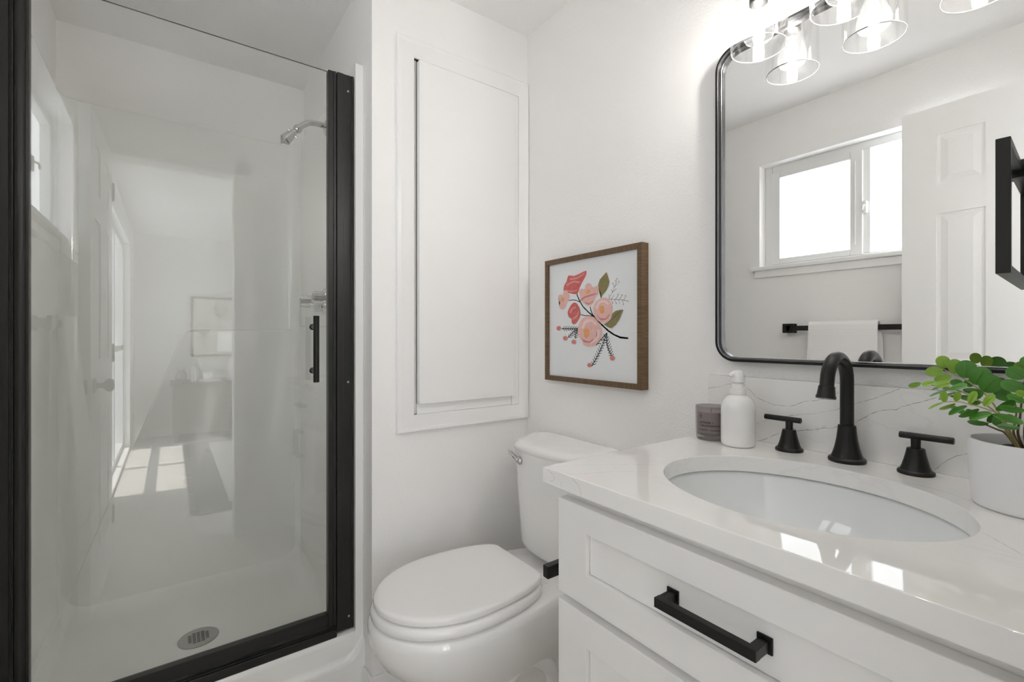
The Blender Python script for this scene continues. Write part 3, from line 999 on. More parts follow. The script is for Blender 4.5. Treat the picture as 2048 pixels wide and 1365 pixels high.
# ---- faucet set
FX, FY = 1.073, -.051
fa = thing('faucet', 'matte black gooseneck basin spout on a flared base behind the sink', 'faucet', (FX, FY, CT1))
bm = N()
lathe(bm, [(.0305, 0), (.0310, .0015), (.0310, .0055), (.0295, .0075), (.0262, .009), (.0235, .016), (.0202, .028), (.0175, .042), (.0158, .056), (.0150, .066), (.0145, .0695), (.0125, .070)], (FX, FY, CT1), 40)
obj('base', bm, M['black'], fa, sharp=40)
bm = N()
ay = -.046
pts = [(FX, FY, .958), (FX, FY, .99), (FX, FY, 1.02), (FX, FY, 1.045)]
for k in range(1, 15):
    a = PI * .97 * k / 14
    pts.append((FX - .0, FY - ay * -1 * (1 - math.cos(a)), 1.045 + .046 * math.sin(a)))
last = Vector(pts[-1]); dirn = (last - Vector(pts[-2])).normalized()
pts.append(last + dirn * .012)
tube(bm, pts, .0115, 22)
obj('gooseneck', bm, M['black'], fa, sharp=50)
bm = N()
q0 = last + dirn * .009
tube(bm, [q0, q0 + dirn * .0005, q0 + dirn * .003, q0 + dirn * .016, q0 + dirn * .019, q0 + dirn * .0225, q0 + dirn * .023], [.0115, .0132, .0132, .0146, .0160, .0157, .0140], 24)
obj('aerator', bm, M['black'], fa, sharp=40)
bm = N()
rnd = random.Random(3)
for k in range(14):
    h = rnd.uniform(.012, .062); a = rnd.uniform(-2.2, .2)
    r = .0235 + (.0150 - .0235) * min(1, (h - .012) / .045) ** .7
    bmesh.ops.create_icosphere(bm, subdivisions=1, radius=rnd.uniform(.0003, .0007), matrix=Matrix.Translation((FX + r * math.cos(a), FY + r * math.sin(a), CT1 + h)))
w_ = obj('dried_water_spot', bm, M['soapm'], fa); w_['kind'] = 'stuff'

HLX = .968
hl = thing('basin_tap', 'matte black cross-bar tap between the soap bottle and the spout', 'tap', (HLX, -.050, CT1), 'pair of basin taps')
def mkhandle(hx, hy, ang):
    bm = N()
    lathe(bm, [(.0258, 0), (.0262, .0012), (.0262, .0045), (.0248, .0062), (.0222, .0075), (.0195, .014), (.0168, .024), (.0145, .034), (.0130, .0425), (.0124, .0445), (.0095, .045)], (hx, hy, CT1), 36)
    b = obj('base', bm, M['black'], hl, sharp=40)
    bm = N()
    lathe(bm, [(.0072, .0445), (.0068, .050), (.0072, .062)], (hx, hy, CT1), 20)
    c, s = math.cos(ang), math.sin(ang)
    zc = CT1 + .0655
    tube(bm, [(hx - c * .050, hy - s * .050, zc), (hx - c * .0492, hy - s * .0492, zc), (hx + c * .0222, hy + s * .0222, zc), (hx + c * .023, hy + s * .023, zc)], [.0048, .0058, .0058, .0048], 18)
    l = obj('lever', bm, M['black'], hl, sharp=40)
    return b, l
mkhandle(HLX, -.050, 0.0)
hr = dup(hl, (1.176 - HLX, .001, 0), 'matte black cross-bar tap beside the white plant pot')
hr.rotation_euler = (0, 0, PI)
ART_POLYS=[
 ('red',[[0.2562,1.3366],[0.2838,1.3325],[0.308,1.3367],[0.329,1.3418],[0.3419,1.3429],[0.3409,1.3295],[0.3316,1.3176],[0.3238,1.3084],[0.316,1.2987],[0.308,1.2845],[0.3,1.2709],[0.2811,1.2723],[0.2629,1.2767],[0.2422,1.2814],[0.2319,1.2907],[0.2365,1.3058],[0.2478,1.3182]]),
 ('red_line',[[0.2629,1.3263],[0.3,1.3263],[0.3326,1.337],[0.329,1.3326],[0.3,1.3207],[0.2674,1.3202]]),
 ('red_line',[[0.2478,1.3086],[0.2838,1.3167],[0.3107,1.3103],[0.308,1.3061],[0.2838,1.311],[0.2506,1.3026]]),
 ('red_line',[[0.2461,1.2895],[0.2729,1.2835],[0.2974,1.2854],[0.2957,1.2817],[0.2729,1.279],[0.2461,1.2849]]),
 ('pink',[[0.2075,1.273],[0.2192,1.2761],[0.2307,1.2733],[0.2324,1.2848],[0.245,1.2877],[0.259,1.277],[0.2646,1.2651],[0.259,1.2502],[0.2506,1.2431],[0.2422,1.2281],[0.2278,1.2218],[0.2133,1.2276],[0.2104,1.2415],[0.2163,1.2482],[0.2033,1.2576]]),
 ('orange',[[0.2221,1.2622],[0.2307,1.2644],[0.2365,1.2574],[0.2324,1.2488],[0.225,1.2504]]),
 ('pink',[[0.3107,1.2694],[0.308,1.2826],[0.3212,1.2871],[0.3342,1.2842],[0.3368,1.2969],[0.3496,1.3023],[0.3622,1.2975],[0.3696,1.2867],[0.382,1.2885],[0.3893,1.2922],[0.3966,1.2773],[0.3942,1.2633],[0.382,1.2534],[0.3746,1.2395],[0.3622,1.2294],[0.347,1.2295],[0.329,1.2385],[0.316,1.2504]]),
 ('pink_dark',[[0.3133,1.2506],[0.3316,1.2605],[0.3622,1.2656],[0.3869,1.2674],[0.3844,1.2633],[0.3622,1.2598],[0.3342,1.2544],[0.317,1.2467]]),
 ('pink_dark',[[0.3368,1.2436],[0.3521,1.2372],[0.3721,1.2451],[0.3682,1.2392],[0.3521,1.2328],[0.3378,1.2388]]),
 ('orange',[[0.3393,1.2765],[0.3496,1.283],[0.3597,1.2785],[0.3571,1.2714],[0.347,1.2667],[0.3393,1.2702]]),
 ('red',[[0.2534,1.2122],[0.259,1.2235],[0.2701,1.2362],[0.2838,1.2438],[0.2974,1.2404],[0.3107,1.2247],[0.316,1.2059],[0.308,1.1876],[0.2947,1.1748],[0.2811,1.1714],[0.2729,1.1791],[0.274,1.1886],[0.259,1.1967]]),
 ('red_line',[[0.2629,1.2118],[0.2756,1.2265],[0.2947,1.2293],[0.2936,1.2248],[0.2784,1.2218],[0.2685,1.2078]]),
 ('red_line',[[0.2784,1.1922],[0.2974,1.2029],[0.3054,1.2175],[0.308,1.2099],[0.3,1.1953],[0.2838,1.1864]]),
 ('pink',[[0.3721,1.2216],[0.382,1.2391],[0.4014,1.2486],[0.4227,1.2507],[0.4413,1.2425],[0.4527,1.2211],[0.4527,1.2039],[0.4436,1.1869],[0.4297,1.1752],[0.4109,1.1721],[0.3917,1.1815],[0.3771,1.1963]]),
 ('pink_pale',[[0.3844,1.221],[0.3966,1.24],[0.4204,1.2438],[0.439,1.2322],[0.4344,1.2273],[0.4157,1.2371],[0.399,1.2327],[0.3908,1.2172]]),
 ('pink_dark',[[0.3869,1.203],[0.4014,1.1883],[0.4251,1.1875],[0.4413,1.2009],[0.4399,1.194],[0.4251,1.1819],[0.4014,1.1826]]),
 ('orange',[[0.399,1.2203],[0.4085,1.2269],[0.418,1.2211],[0.4204,1.2087],[0.4133,1.202],[0.4014,1.206]]),
 ('pink',[[0.3027,1.1503],[0.308,1.1726],[0.3264,1.1907],[0.3521,1.1972],[0.3771,1.1909],[0.3966,1.1742],[0.4119,1.1527],[0.4109,1.1315],[0.3966,1.1138],[0.3771,1.101],[0.3521,1.0981],[0.329,1.104],[0.3238,1.1187],[0.308,1.1279]]),
 ('pink_pale',[[0.3212,1.1612],[0.3368,1.183],[0.3672,1.1858],[0.3893,1.1708],[0.3844,1.1656],[0.3647,1.1779],[0.3419,1.1737],[0.329,1.1556]]),
 ('pink_pale',[[0.3869,1.153],[0.4014,1.1493],[0.3966,1.128],[0.3771,1.1118],[0.3571,1.108],[0.3771,1.1208],[0.3893,1.1333]]),
 ('pink_dark',[[0.3186,1.1316],[0.329,1.1206],[0.3571,1.1152],[0.3721,1.1244],[0.3711,1.119],[0.3571,1.1105],[0.329,1.1132]]),
 ('orange',[[0.3306,1.15],[0.3419,1.158],[0.3571,1.1498],[0.3546,1.1352],[0.3445,1.1243],[0.3342,1.1316]]),
 ('leaf',[[0.4052,1.2501],[0.4062,1.2659],[0.3966,1.2809],[0.3942,1.2935],[0.4014,1.3088],[0.4157,1.3197],[0.4288,1.3288],[0.4367,1.3123],[0.4413,1.298],[0.4367,1.2845],[0.4274,1.2713],[0.4157,1.2617]]),
 ('leaf',[[0.418,1.1684],[0.4344,1.175],[0.4458,1.1834],[0.4527,1.2004],[0.4662,1.2084],[0.4882,1.2108],[0.496,1.2094],[0.4882,1.1956],[0.4794,1.1807],[0.4662,1.1657],[0.4481,1.1557],[0.4344,1.1594]]),
 ('bud',[[0.2209,1.159],[0.2175,1.1535],[0.2092,1.1513],[0.2009,1.1537],[0.1974,1.1593],[0.2009,1.1649],[0.2092,1.167],[0.2175,1.1646]]),
 ('bud',[[0.2534,1.1248],[0.2502,1.1193],[0.2422,1.117],[0.2341,1.1192],[0.2307,1.1247],[0.2341,1.1302],[0.2422,1.1325],[0.2502,1.1302]]),
 ('bud',[[0.2947,1.1129],[0.2915,1.1075],[0.2838,1.1052],[0.2761,1.1073],[0.2729,1.1127],[0.2761,1.1181],[0.2838,1.1203],[0.2915,1.1182]]),
 ('bud',[[0.3672,1.0395],[0.3642,1.0342],[0.3571,1.0317],[0.35,1.0335],[0.347,1.0385],[0.35,1.0438],[0.3571,1.0462],[0.3642,1.0444]]),
 ('bud',[[0.4626,1.0657],[0.4597,1.0603],[0.4527,1.0578],[0.4456,1.0597],[0.4426,1.065],[0.4456,1.0705],[0.4527,1.0729],[0.4597,1.071]]),
 ('bud',[[0.4737,1.3041],[0.4726,1.3027],[0.4704,1.3029],[0.4693,1.3045],[0.4704,1.3059],[0.4726,1.3057]]),
 ('bud',[[0.4816,1.2955],[0.4805,1.2941],[0.4783,1.2943],[0.4772,1.2959],[0.4783,1.2973],[0.4805,1.2971]]),
 ('bud',[[0.4572,1.292],[0.4561,1.2906],[0.4538,1.2908],[0.4527,1.2924],[0.4538,1.2938],[0.4561,1.2936]]),
 ('bud',[[0.5067,1.2507],[0.5056,1.2493],[0.5035,1.2495],[0.5024,1.251],[0.5035,1.2524],[0.5056,1.2522]]),
 ('bud',[[0.4925,1.254],[0.4914,1.2527],[0.4893,1.2528],[0.4882,1.2544],[0.4893,1.2557],[0.4914,1.2556]]),
 ('bud',[[0.4781,1.2571],[0.477,1.2557],[0.4748,1.2559],[0.4737,1.2574],[0.4748,1.2588],[0.477,1.2587]]),
 ('bud',[[0.4706,1.2297],[0.4695,1.2283],[0.4673,1.2284],[0.4662,1.23],[0.4673,1.2314],[0.4695,1.2312]]),
 ('bud',[[0.4981,1.2248],[0.4971,1.2234],[0.4949,1.2235],[0.4938,1.225],[0.4949,1.2264],[0.4971,1.2263]]),
 ('bud',[[0.5168,1.234],[0.5158,1.2327],[0.5137,1.2328],[0.5126,1.2343],[0.5137,1.2357],[0.5158,1.2355]]),
 ('bud',[[0.4572,1.2322],[0.4561,1.2308],[0.4538,1.2309],[0.4527,1.2325],[0.4538,1.2339],[0.4561,1.2337]]),
]
ART_LINES=[
 ('stem',0.0035,[[0.2974,1.2704],[0.308,1.2509],[0.3264,1.2276],[0.3521,1.2081],[0.3771,1.1927],[0.4062,1.1687],[0.4344,1.1489],[0.4572,1.1367],[0.4838,1.1281],[0.5118,1.1261]]),
 ('stem',0.004,[[0.4062,1.1687],[0.4344,1.1489],[0.4572,1.1367],[0.4838,1.1274],[0.513,1.1255]]),
 ('stem',0.002,[[0.2596,1.2521],[0.2784,1.2528],[0.2974,1.2497],[0.3117,1.2433]]),
 ('stem',0.002,[[0.316,1.2022],[0.3342,1.1985],[0.3521,1.1979],[0.3721,1.1946]]),
 ('stem',0.003,[[0.3586,1.2259],[0.3612,1.2149],[0.3682,1.202],[0.3771,1.1927]]),
 ('stem',0.002,[[0.4062,1.2511],[0.4157,1.2898],[0.4166,1.3196]]),
 ('leafvein',0.0012,[[0.4882,1.2091],[0.4572,1.1865],[0.4227,1.1673]]),
 ('stem',0.0022,[[0.308,1.1566],[0.2729,1.1563],[0.2221,1.1582]]),
 ('stem',0.0022,[[0.3027,1.1541],[0.2784,1.1449],[0.2534,1.1259]]),
 ('stem',0.0022,[[0.3027,1.1522],[0.292,1.1392],[0.2904,1.1241]]),
 ('stem',0.0022,[[0.4297,1.142],[0.4085,1.1245],[0.3844,1.1029]]),
 ('stem',0.0025,[[0.4297,1.142],[0.4133,1.1069],[0.3917,1.071],[0.3647,1.0357]]),
 ('stem',0.0025,[[0.4297,1.142],[0.4297,1.1106],[0.4367,1.0898],[0.4527,1.066]]),
 ('twig',0.001,[[0.4367,1.2462],[0.4504,1.2626],[0.4617,1.2823],[0.4715,1.3036]]),
 ('twig',0.001,[[0.4367,1.2462],[0.4617,1.2429],[0.4882,1.2395],[0.5147,1.2342]]),
 ('twig',0.001,[[0.4399,1.2495],[0.4381,1.2601]]),
 ('twig',0.001,[[0.4527,1.2641],[0.4472,1.2749]]),
 ('twig',0.001,[[0.4527,1.2652],[0.4684,1.2749]]),
 ('twig',0.001,[[0.4594,1.2774],[0.4549,1.2915]]),
 ('twig',0.001,[[0.4617,1.2816],[0.4794,1.295]]),
 ('twig',0.001,[[0.467,1.2938],[0.4617,1.3022]]),
 ('twig',0.001,[[0.4481,1.2455],[0.4594,1.2568]]),
 ('twig',0.001,[[0.4639,1.2428],[0.4759,1.2566]]),
 ('twig',0.001,[[0.4794,1.2407],[0.4904,1.2535]]),
 ('twig',0.001,[[0.4947,1.2381],[0.5046,1.2502]]),
 ('twig',0.001,[[0.4458,1.245],[0.4549,1.233]]),
 ('twig',0.001,[[0.4594,1.243],[0.4684,1.2305]]),
 ('twig',0.001,[[0.475,1.241],[0.4816,1.2281]]),
 ('twig',0.001,[[0.4904,1.2387],[0.496,1.2256]]),
 ('stem',0.0017,[[0.2952,1.1562],[0.3062,1.148]]),
 ('stem',0.0017,[[0.2952,1.1562],[0.3067,1.1637]]),
 ('stem',0.0017,[[0.2844,1.1565],[0.2955,1.1483]]),
 ('stem',0.0017,[[0.2844,1.1565],[0.296,1.164]]),
 ('stem',0.0017,[[0.2735,1.1568],[0.2847,1.1485]]),
 ('stem',0.0017,[[0.2735,1.1568],[0.2852,1.1644]]),
 ('stem',0.0017,[[0.2624,1.1571],[0.2738,1.1488]]),
 ('stem',0.0017,[[0.2624,1.1571],[0.2742,1.1647]]),
 ('stem',0.0017,[[0.2512,1.1574],[0.2627,1.1491]]),
 ('stem',0.0017,[[0.2512,1.1574],[0.2632,1.1651]]),
 ('stem',0.0017,[[0.2399,1.1577],[0.2515,1.1493]]),
 ('stem',0.0017,[[0.2399,1.1577],[0.252,1.1655]]),
 ('stem',0.0017,[[0.2284,1.1581],[0.2402,1.1496]]),
 ('stem',0.0017,[[0.2284,1.1581],[0.2407,1.1658]]),
 ('stem',0.0017,[[0.2929,1.1489],[0.3077,1.1477]]),
 ('stem',0.0017,[[0.2929,1.1489],[0.2945,1.1592]]),
 ('stem',0.0017,[[0.2843,1.1441],[0.2992,1.1429]]),
 ('stem',0.0017,[[0.2843,1.1441],[0.2858,1.1545]]),
 ('stem',0.0017,[[0.2755,1.1392],[0.2906,1.1381]]),
 ('stem',0.0017,[[0.2755,1.1392],[0.2771,1.1496]]),
 ('stem',0.0017,[[0.2667,1.1343],[0.2819,1.1332]]),
 ('stem',0.0017,[[0.2667,1.1343],[0.2683,1.1448]]),
 ('stem',0.0017,[[0.2578,1.1293],[0.2731,1.1283]]),
 ('stem',0.0017,[[0.2578,1.1293],[0.2594,1.1399]]),
 ('stem',0.0017,[[0.2983,1.1458],[0.3093,1.1502]]),
 ('stem',0.0017,[[0.2983,1.1458],[0.2918,1.1535]]),
 ('stem',0.0017,[[0.2959,1.1392],[0.3069,1.1437]]),
 ('stem',0.0017,[[0.2959,1.1392],[0.2894,1.147]]),
 ('stem',0.0017,[[0.2935,1.1327],[0.3045,1.1372]]),
 ('stem',0.0017,[[0.2935,1.1327],[0.287,1.1404]]),
 ('stem',0.0017,[[0.2911,1.1261],[0.3021,1.1306]]),
 ('stem',0.0017,[[0.2911,1.1261],[0.2845,1.1338]]),
 ('stem',0.0017,[[0.4181,1.1308],[0.4292,1.1312]]),
 ('stem',0.0017,[[0.4181,1.1308],[0.4175,1.1391]]),
 ('stem',0.0017,[[0.4047,1.1196],[0.4159,1.1201]]),
 ('stem',0.0017,[[0.4047,1.1196],[0.404,1.128]]),
 ('stem',0.0017,[[0.391,1.1082],[0.4024,1.1088]]),
 ('stem',0.0017,[[0.391,1.1082],[0.3904,1.1167]]),
 ('stem',0.0017,[[0.4237,1.1257],[0.4376,1.1295]]),
 ('stem',0.0017,[[0.4237,1.1257],[0.4187,1.1362]]),
 ('stem',0.0017,[[0.4185,1.1174],[0.4324,1.1212]]),
 ('stem',0.0017,[[0.4185,1.1174],[0.4134,1.1279]]),
 ('stem',0.0017,[[0.4132,1.1091],[0.4272,1.113]]),
 ('stem',0.0017,[[0.4132,1.1091],[0.4081,1.1195]]),
 ('stem',0.0017,[[0.4079,1.1006],[0.422,1.1046]]),
 ('stem',0.0017,[[0.4079,1.1006],[0.4028,1.1111]]),
 ('stem',0.0017,[[0.4026,1.0922],[0.4167,1.0962]]),
 ('stem',0.0017,[[0.4026,1.0922],[0.3974,1.1027]]),
 ('stem',0.0017,[[0.3972,1.0837],[0.4114,1.0878]]),
 ('stem',0.0017,[[0.3972,1.0837],[0.392,1.0942]]),
 ('stem',0.0017,[[0.3918,1.0751],[0.4061,1.0793]]),
 ('stem',0.0017,[[0.3918,1.0751],[0.3866,1.0856]]),
 ('stem',0.0017,[[0.3863,1.0665],[0.4008,1.0708]]),
 ('stem',0.0017,[[0.3863,1.0665],[0.3811,1.077]]),
 ('stem',0.0017,[[0.3809,1.0578],[0.3954,1.0622]]),
 ('stem',0.0017,[[0.3809,1.0578],[0.3756,1.0684]]),
 ('stem',0.0017,[[0.3754,1.0491],[0.39,1.0536]]),
 ('stem',0.0017,[[0.3754,1.0491],[0.3701,1.0596]]),
 ('stem',0.0017,[[0.3698,1.0403],[0.3845,1.0449]]),
 ('stem',0.0017,[[0.3698,1.0403],[0.3645,1.0509]]),
 ('stem',0.0017,[[0.4318,1.1157],[0.4384,1.1248]]),
 ('stem',0.0017,[[0.4318,1.1157],[0.4197,1.1206]]),
 ('stem',0.0017,[[0.4348,1.108],[0.4414,1.1171]]),
 ('stem',0.0017,[[0.4348,1.108],[0.4227,1.1128]]),
 ('stem',0.0017,[[0.4378,1.1003],[0.4443,1.1094]]),
 ('stem',0.0017,[[0.4378,1.1003],[0.4257,1.1051]]),
 ('stem',0.0017,[[0.4407,1.0927],[0.4473,1.1018]]),
 ('stem',0.0017,[[0.4407,1.0927],[0.4287,1.0974]]),
 ('stem',0.0017,[[0.4437,1.0851],[0.4502,1.0942]]),
 ('stem',0.0017,[[0.4437,1.0851],[0.4317,1.0898]]),
 ('stem',0.0017,[[0.4466,1.0775],[0.4531,1.0867]]),
 ('stem',0.0017,[[0.4466,1.0775],[0.4346,1.0821]]),
 ('stem',0.0017,[[0.4495,1.07],[0.456,1.0791]]),
 ('stem',0.0017,[[0.4495,1.07],[0.4376,1.0745]]),
]
PLANT_STEMS=[
 (0.0012,0,[[1.2255,-0.119,1.0794],[1.2405,-0.122,1.0717],[1.2523,-0.125,1.065],[1.2625,-0.128,1.0571],[1.2723,-0.13,1.048],[1.2788,-0.132,1.0406],[1.2864,-0.134,1.0278],[1.2926,-0.136,1.0135],[1.2987,-0.138,0.9928]]),
 (0.0011,0,[[1.2061,-0.15,1.0569],[1.2213,-0.152,1.0549],[1.2397,-0.156,1.0529],[1.2541,-0.16,1.0492],[1.2708,-0.163,1.04],[1.2835,-0.163,1.0304],[1.2913,-0.16,1.0216],[1.2976,-0.155,1.0087],[1.3015,-0.15,0.9947]]),
 (0.0011,0,[[1.2382,-0.175,1.033],[1.2541,-0.177,1.0352],[1.2682,-0.18,1.033],[1.2819,-0.183,1.0299],[1.2964,-0.184,1.0233],[1.3025,-0.175,1.0116],[1.3051,-0.16,0.9965]]),
 (0.0013,1,[[1.2337,-0.115,1.0207],[1.2564,-0.115,1.0082],[1.2694,-0.12,1.0008],[1.2867,-0.128,0.9947],[1.2972,-0.135,0.9905]]),
 (0.0013,1,[[1.3178,-0.15,1.0736],[1.3156,-0.15,1.0571],[1.3142,-0.15,1.0375],[1.3128,-0.15,1.0169],[1.3111,-0.15,0.993]]),
 (0.0013,1,[[1.3028,-0.12,1.0405],[1.307,-0.13,1.0266],[1.3071,-0.14,1.011],[1.3065,-0.145,0.9924]]),
 (0.0014,1,[[1.3243,-0.145,1.0923],[1.3216,-0.15,1.0625],[1.32,-0.155,1.0305],[1.3178,-0.155,0.9939]]),
 (0.0013,0,[[1.3354,-0.165,1.049],[1.3249,-0.165,1.036],[1.3211,-0.165,1.0196],[1.3195,-0.16,0.9949]]),
]
PLANT_LEAVES=[
 (0,[1.2292,-0.12,1.0805],[1.2244,-0.124,1.0998],0.0175,0),
 (0,[1.2405,-0.122,1.073],[1.2412,-0.126,1.0955],0.0177,0),
 (0,[1.2523,-0.125,1.0668],[1.2556,-0.129,1.0943],0.0246,1),
 (0,[1.2638,-0.128,1.0581],[1.2757,-0.132,1.0844],0.0260,1),
 (0,[1.2729,-0.13,1.0489],[1.2888,-0.134,1.0724],0.0257,1),
 (0,[1.2272,-0.124,1.0778],[1.2068,-0.128,1.0721],0.0157,0),
 (0,[1.2376,-0.128,1.0695],[1.2188,-0.132,1.0601],0.0136,0),
 (0,[1.2503,-0.125,1.0604],[1.2357,-0.129,1.059],0.0099,1),
 (0,[1.2615,-0.122,1.0557],[1.2518,-0.126,1.0623],0.0107,1),
 (4,[1.3178,-0.15,1.0727],[1.3009,-0.154,1.0858],0.0186,1),
 (4,[1.3183,-0.155,1.0569],[1.2952,-0.159,1.0658],0.0173,1),
 (4,[1.3166,-0.14,1.082],[1.3101,-0.144,1.0949],0.0156,0),
 (5,[1.3028,-0.12,1.0405],[1.2834,-0.124,1.0491],0.0169,1),
 (7,[1.3195,-0.165,1.0405],[1.3026,-0.169,1.0491],0.0100,1),
 (4,[1.3206,-0.17,1.0494],[1.3121,-0.174,1.056],0.0095,0),
 (6,[1.3194,-0.15,1.0866],[1.3253,-0.154,1.1031],0.0202,1),
 (4,[1.32,-0.15,1.0689],[1.3317,-0.154,1.0811],0.0194,1),
 (7,[1.3227,-0.16,1.0473],[1.3379,-0.164,1.057],0.0176,1),
 (7,[1.3227,-0.17,1.0354],[1.3378,-0.174,1.0414],0.0158,1),
 (6,[1.3222,-0.14,1.0921],[1.3323,-0.144,1.0999],0.0187,0),
 (7,[1.3227,-0.17,1.0259],[1.3363,-0.174,1.025],0.0142,1),
 (5,[1.2909,-0.115,1.0526],[1.2854,-0.119,1.0697],0.0173,1),
 (5,[1.3057,-0.12,1.0509],[1.312,-0.124,1.0651],0.0169,1),
 (1,[1.2061,-0.15,1.0569],[1.1918,-0.154,1.0509],0.0074,0),
 (1,[1.2234,-0.152,1.0602],[1.2089,-0.156,1.0543],0.0081,0),
 (1,[1.2417,-0.156,1.0606],[1.2247,-0.16,1.055],0.0102,0),
 (1,[1.2428,-0.16,1.0525],[1.2619,-0.164,1.0596],0.0088,1),
 (1,[1.2569,-0.163,1.0514],[1.2779,-0.167,1.0515],0.0097,1),
 (1,[1.2313,-0.154,1.0532],[1.2205,-0.158,1.0477],0.0036,1),
 (1,[1.2388,-0.158,1.0488],[1.2187,-0.162,1.0379],0.0044,1),
 (1,[1.2496,-0.16,1.0473],[1.23,-0.164,1.0348],0.0048,1),
 (1,[1.2464,-0.15,1.0509],[1.2326,-0.154,1.0517],0.0053,1),
 (1,[1.2619,-0.158,1.0433],[1.2422,-0.162,1.0408],0.0052,1),
 (1,[1.2708,-0.155,1.0389],[1.2533,-0.159,1.0399],0.0068,1),
 (1,[1.2687,-0.15,1.0387],[1.2761,-0.154,1.0513],0.0077,1),
 (1,[1.2742,-0.15,1.035],[1.2613,-0.154,1.0309],0.0068,1),
 (2,[1.2384,-0.175,1.0326],[1.2397,-0.179,1.0496],0.0094,0),
 (2,[1.2522,-0.177,1.0356],[1.2551,-0.181,1.0507],0.0084,0),
 (2,[1.2664,-0.18,1.0342],[1.2746,-0.184,1.0524],0.0103,0),
 (2,[1.2819,-0.183,1.0328],[1.2932,-0.187,1.0503],0.0092,0),
 (2,[1.295,-0.186,1.0282],[1.3125,-0.19,1.0446],0.0093,1),
 (2,[1.2384,-0.176,1.0323],[1.2213,-0.18,1.0205],0.0035,0),
 (2,[1.2517,-0.178,1.0324],[1.2348,-0.182,1.0219],0.0053,0),
 (2,[1.2646,-0.18,1.0307],[1.2452,-0.184,1.0161],0.0062,1),
 (2,[1.2773,-0.183,1.0284],[1.2572,-0.187,1.0142],0.0051,1),
 (2,[1.2905,-0.186,1.0244],[1.2681,-0.19,1.0137],0.0101,1),
 (2,[1.2922,-0.19,1.0228],[1.321,-0.194,1.0152],0.0095,1),
 (6,[1.3229,-0.195,1.0326],[1.2994,-0.199,1.0351],0.0108,1),
 (3,[1.2564,-0.115,1.0077],[1.2345,-0.119,1.0212],0.0083,1),
 (3,[1.2791,-0.13,1.0017],[1.2565,-0.134,1.0021],0.0073,1),
 (3,[1.2622,-0.115,1.0054],[1.2532,-0.119,1.0189],0.0080,1),
 (3,[1.2769,-0.12,1.0019],[1.2861,-0.124,1.0166],0.0105,1),
 (3,[1.294,-0.12,0.9984],[1.2812,-0.124,1.0064],0.0094,1),
 (4,[1.317,-0.185,1.0069],[1.2955,-0.189,1.0076],0.0094,1),
 (0,[1.2904,-0.12,1.0168],[1.2837,-0.124,1.0033],0.0103,1),
 (5,[1.307,-0.13,1.0074],[1.2959,-0.134,1.0172],0.0117,1),
]

# ================================================================== FRAMED FLORAL PRINT
pic = thing('framed_picture', 'wooden framed painting of pink and red flowers on a curved branch above the toilet', 'picture', (.355, -.015, .978))
fx0, fx1, fz0, fz1, fd = .143, .568, .978, 1.3985, -.030
ins = .0165
def member(nm, poly, m):
    bm = N()
    loft(bm, [[Vector((u, -.0005, v)) for u, v in poly], [Vector((u, fd + .001, v)) for u, v in poly], [Vector((u, fd, v)) for u, v in inset(poly, .0008)]])
    obj(nm, bm, m, pic, sharp=25)
member('frame_stile', [(fx0, fz0), (fx0 + ins, fz0 + ins), (fx0 + ins, fz1 - ins), (fx0, fz1)], M['wood'])
member('frame_stile', [(fx1, fz0), (fx1, fz1), (fx1 - ins, fz1 - ins), (fx1 - ins, fz0 + ins)], M['wood'])
member('frame_rail', [(fx0, fz1), (fx0 + ins, fz1 - ins), (fx1 - ins, fz1 - ins), (fx1, fz1)], M['woodh'])
member('frame_rail', [(fx0, fz0), (fx1, fz0), (fx1 - ins, fz0 + ins), (fx0 + ins, fz0 + ins)], M['woodh'])
bm = N()
box(bm, fx0 + ins - .002, fx1 - ins + .002, -.022, -.016, fz0 + ins - .002, fz1 - ins + .002)
mnames = ['paper', 'red', 'red_line', 'pink', 'pink_pale', 'pink_dark', 'orange', 'leaf', 'leafvein', 'stemp', 'twig', 'bud']
mi = {k: i for i, k in enumerate(mnames)}
mi['stem'] = mi['stemp']
dep = -.02205
lay = 0
for w_first in ('stem', 'twig'):
    for m, w, pts in ART_LINES:
        if m == w_first:
            strip(bm, pts, w * (1.3 if m == 'stem' else 1.2), (lambda u, v, d=dep: (u, d, v)), mi[m], .0001, .12)
def catmull2(poly, n=4):
    out = []
    L = len(poly)
    for i in range(L):
        a, b, c, d = (Vector(poly[(i + k) % L]) for k in (-1, 0, 1, 2))
        for k in range(n):
            t = k / n
            h = 0.5 * ((2 * b) + (c - a) * t + (2 * a - 5 * b + 4 * c - d) * t * t + (3 * b - a - 3 * c + d) * t ** 3)
            out.append(h.lerp(b.lerp(c, t), .45))
    return out
for m, poly in ART_POLYS:
    lay += 1
    d = dep - .00006 * lay
    sm = catmull2(poly, 3) if m not in ('leaf',) else [Vector(p) for p in poly]
    f = bm.faces.new([bm.verts.new((p[0], d, p[1])) for p in sm])
    f.material_index = mi[m]
for m, w, pts in ART_LINES:
    if m == 'leafvein':
        strip(bm, pts, w, (lambda u, v: (u, dep - .002, v)), mi[m], .0002, .25)
bmesh.ops.triangulate(bm, faces=[f for f in bm.faces if len(f.verts) > 4])
obj('print', bm, [M[k] for k in mnames], pic, smooth=False)

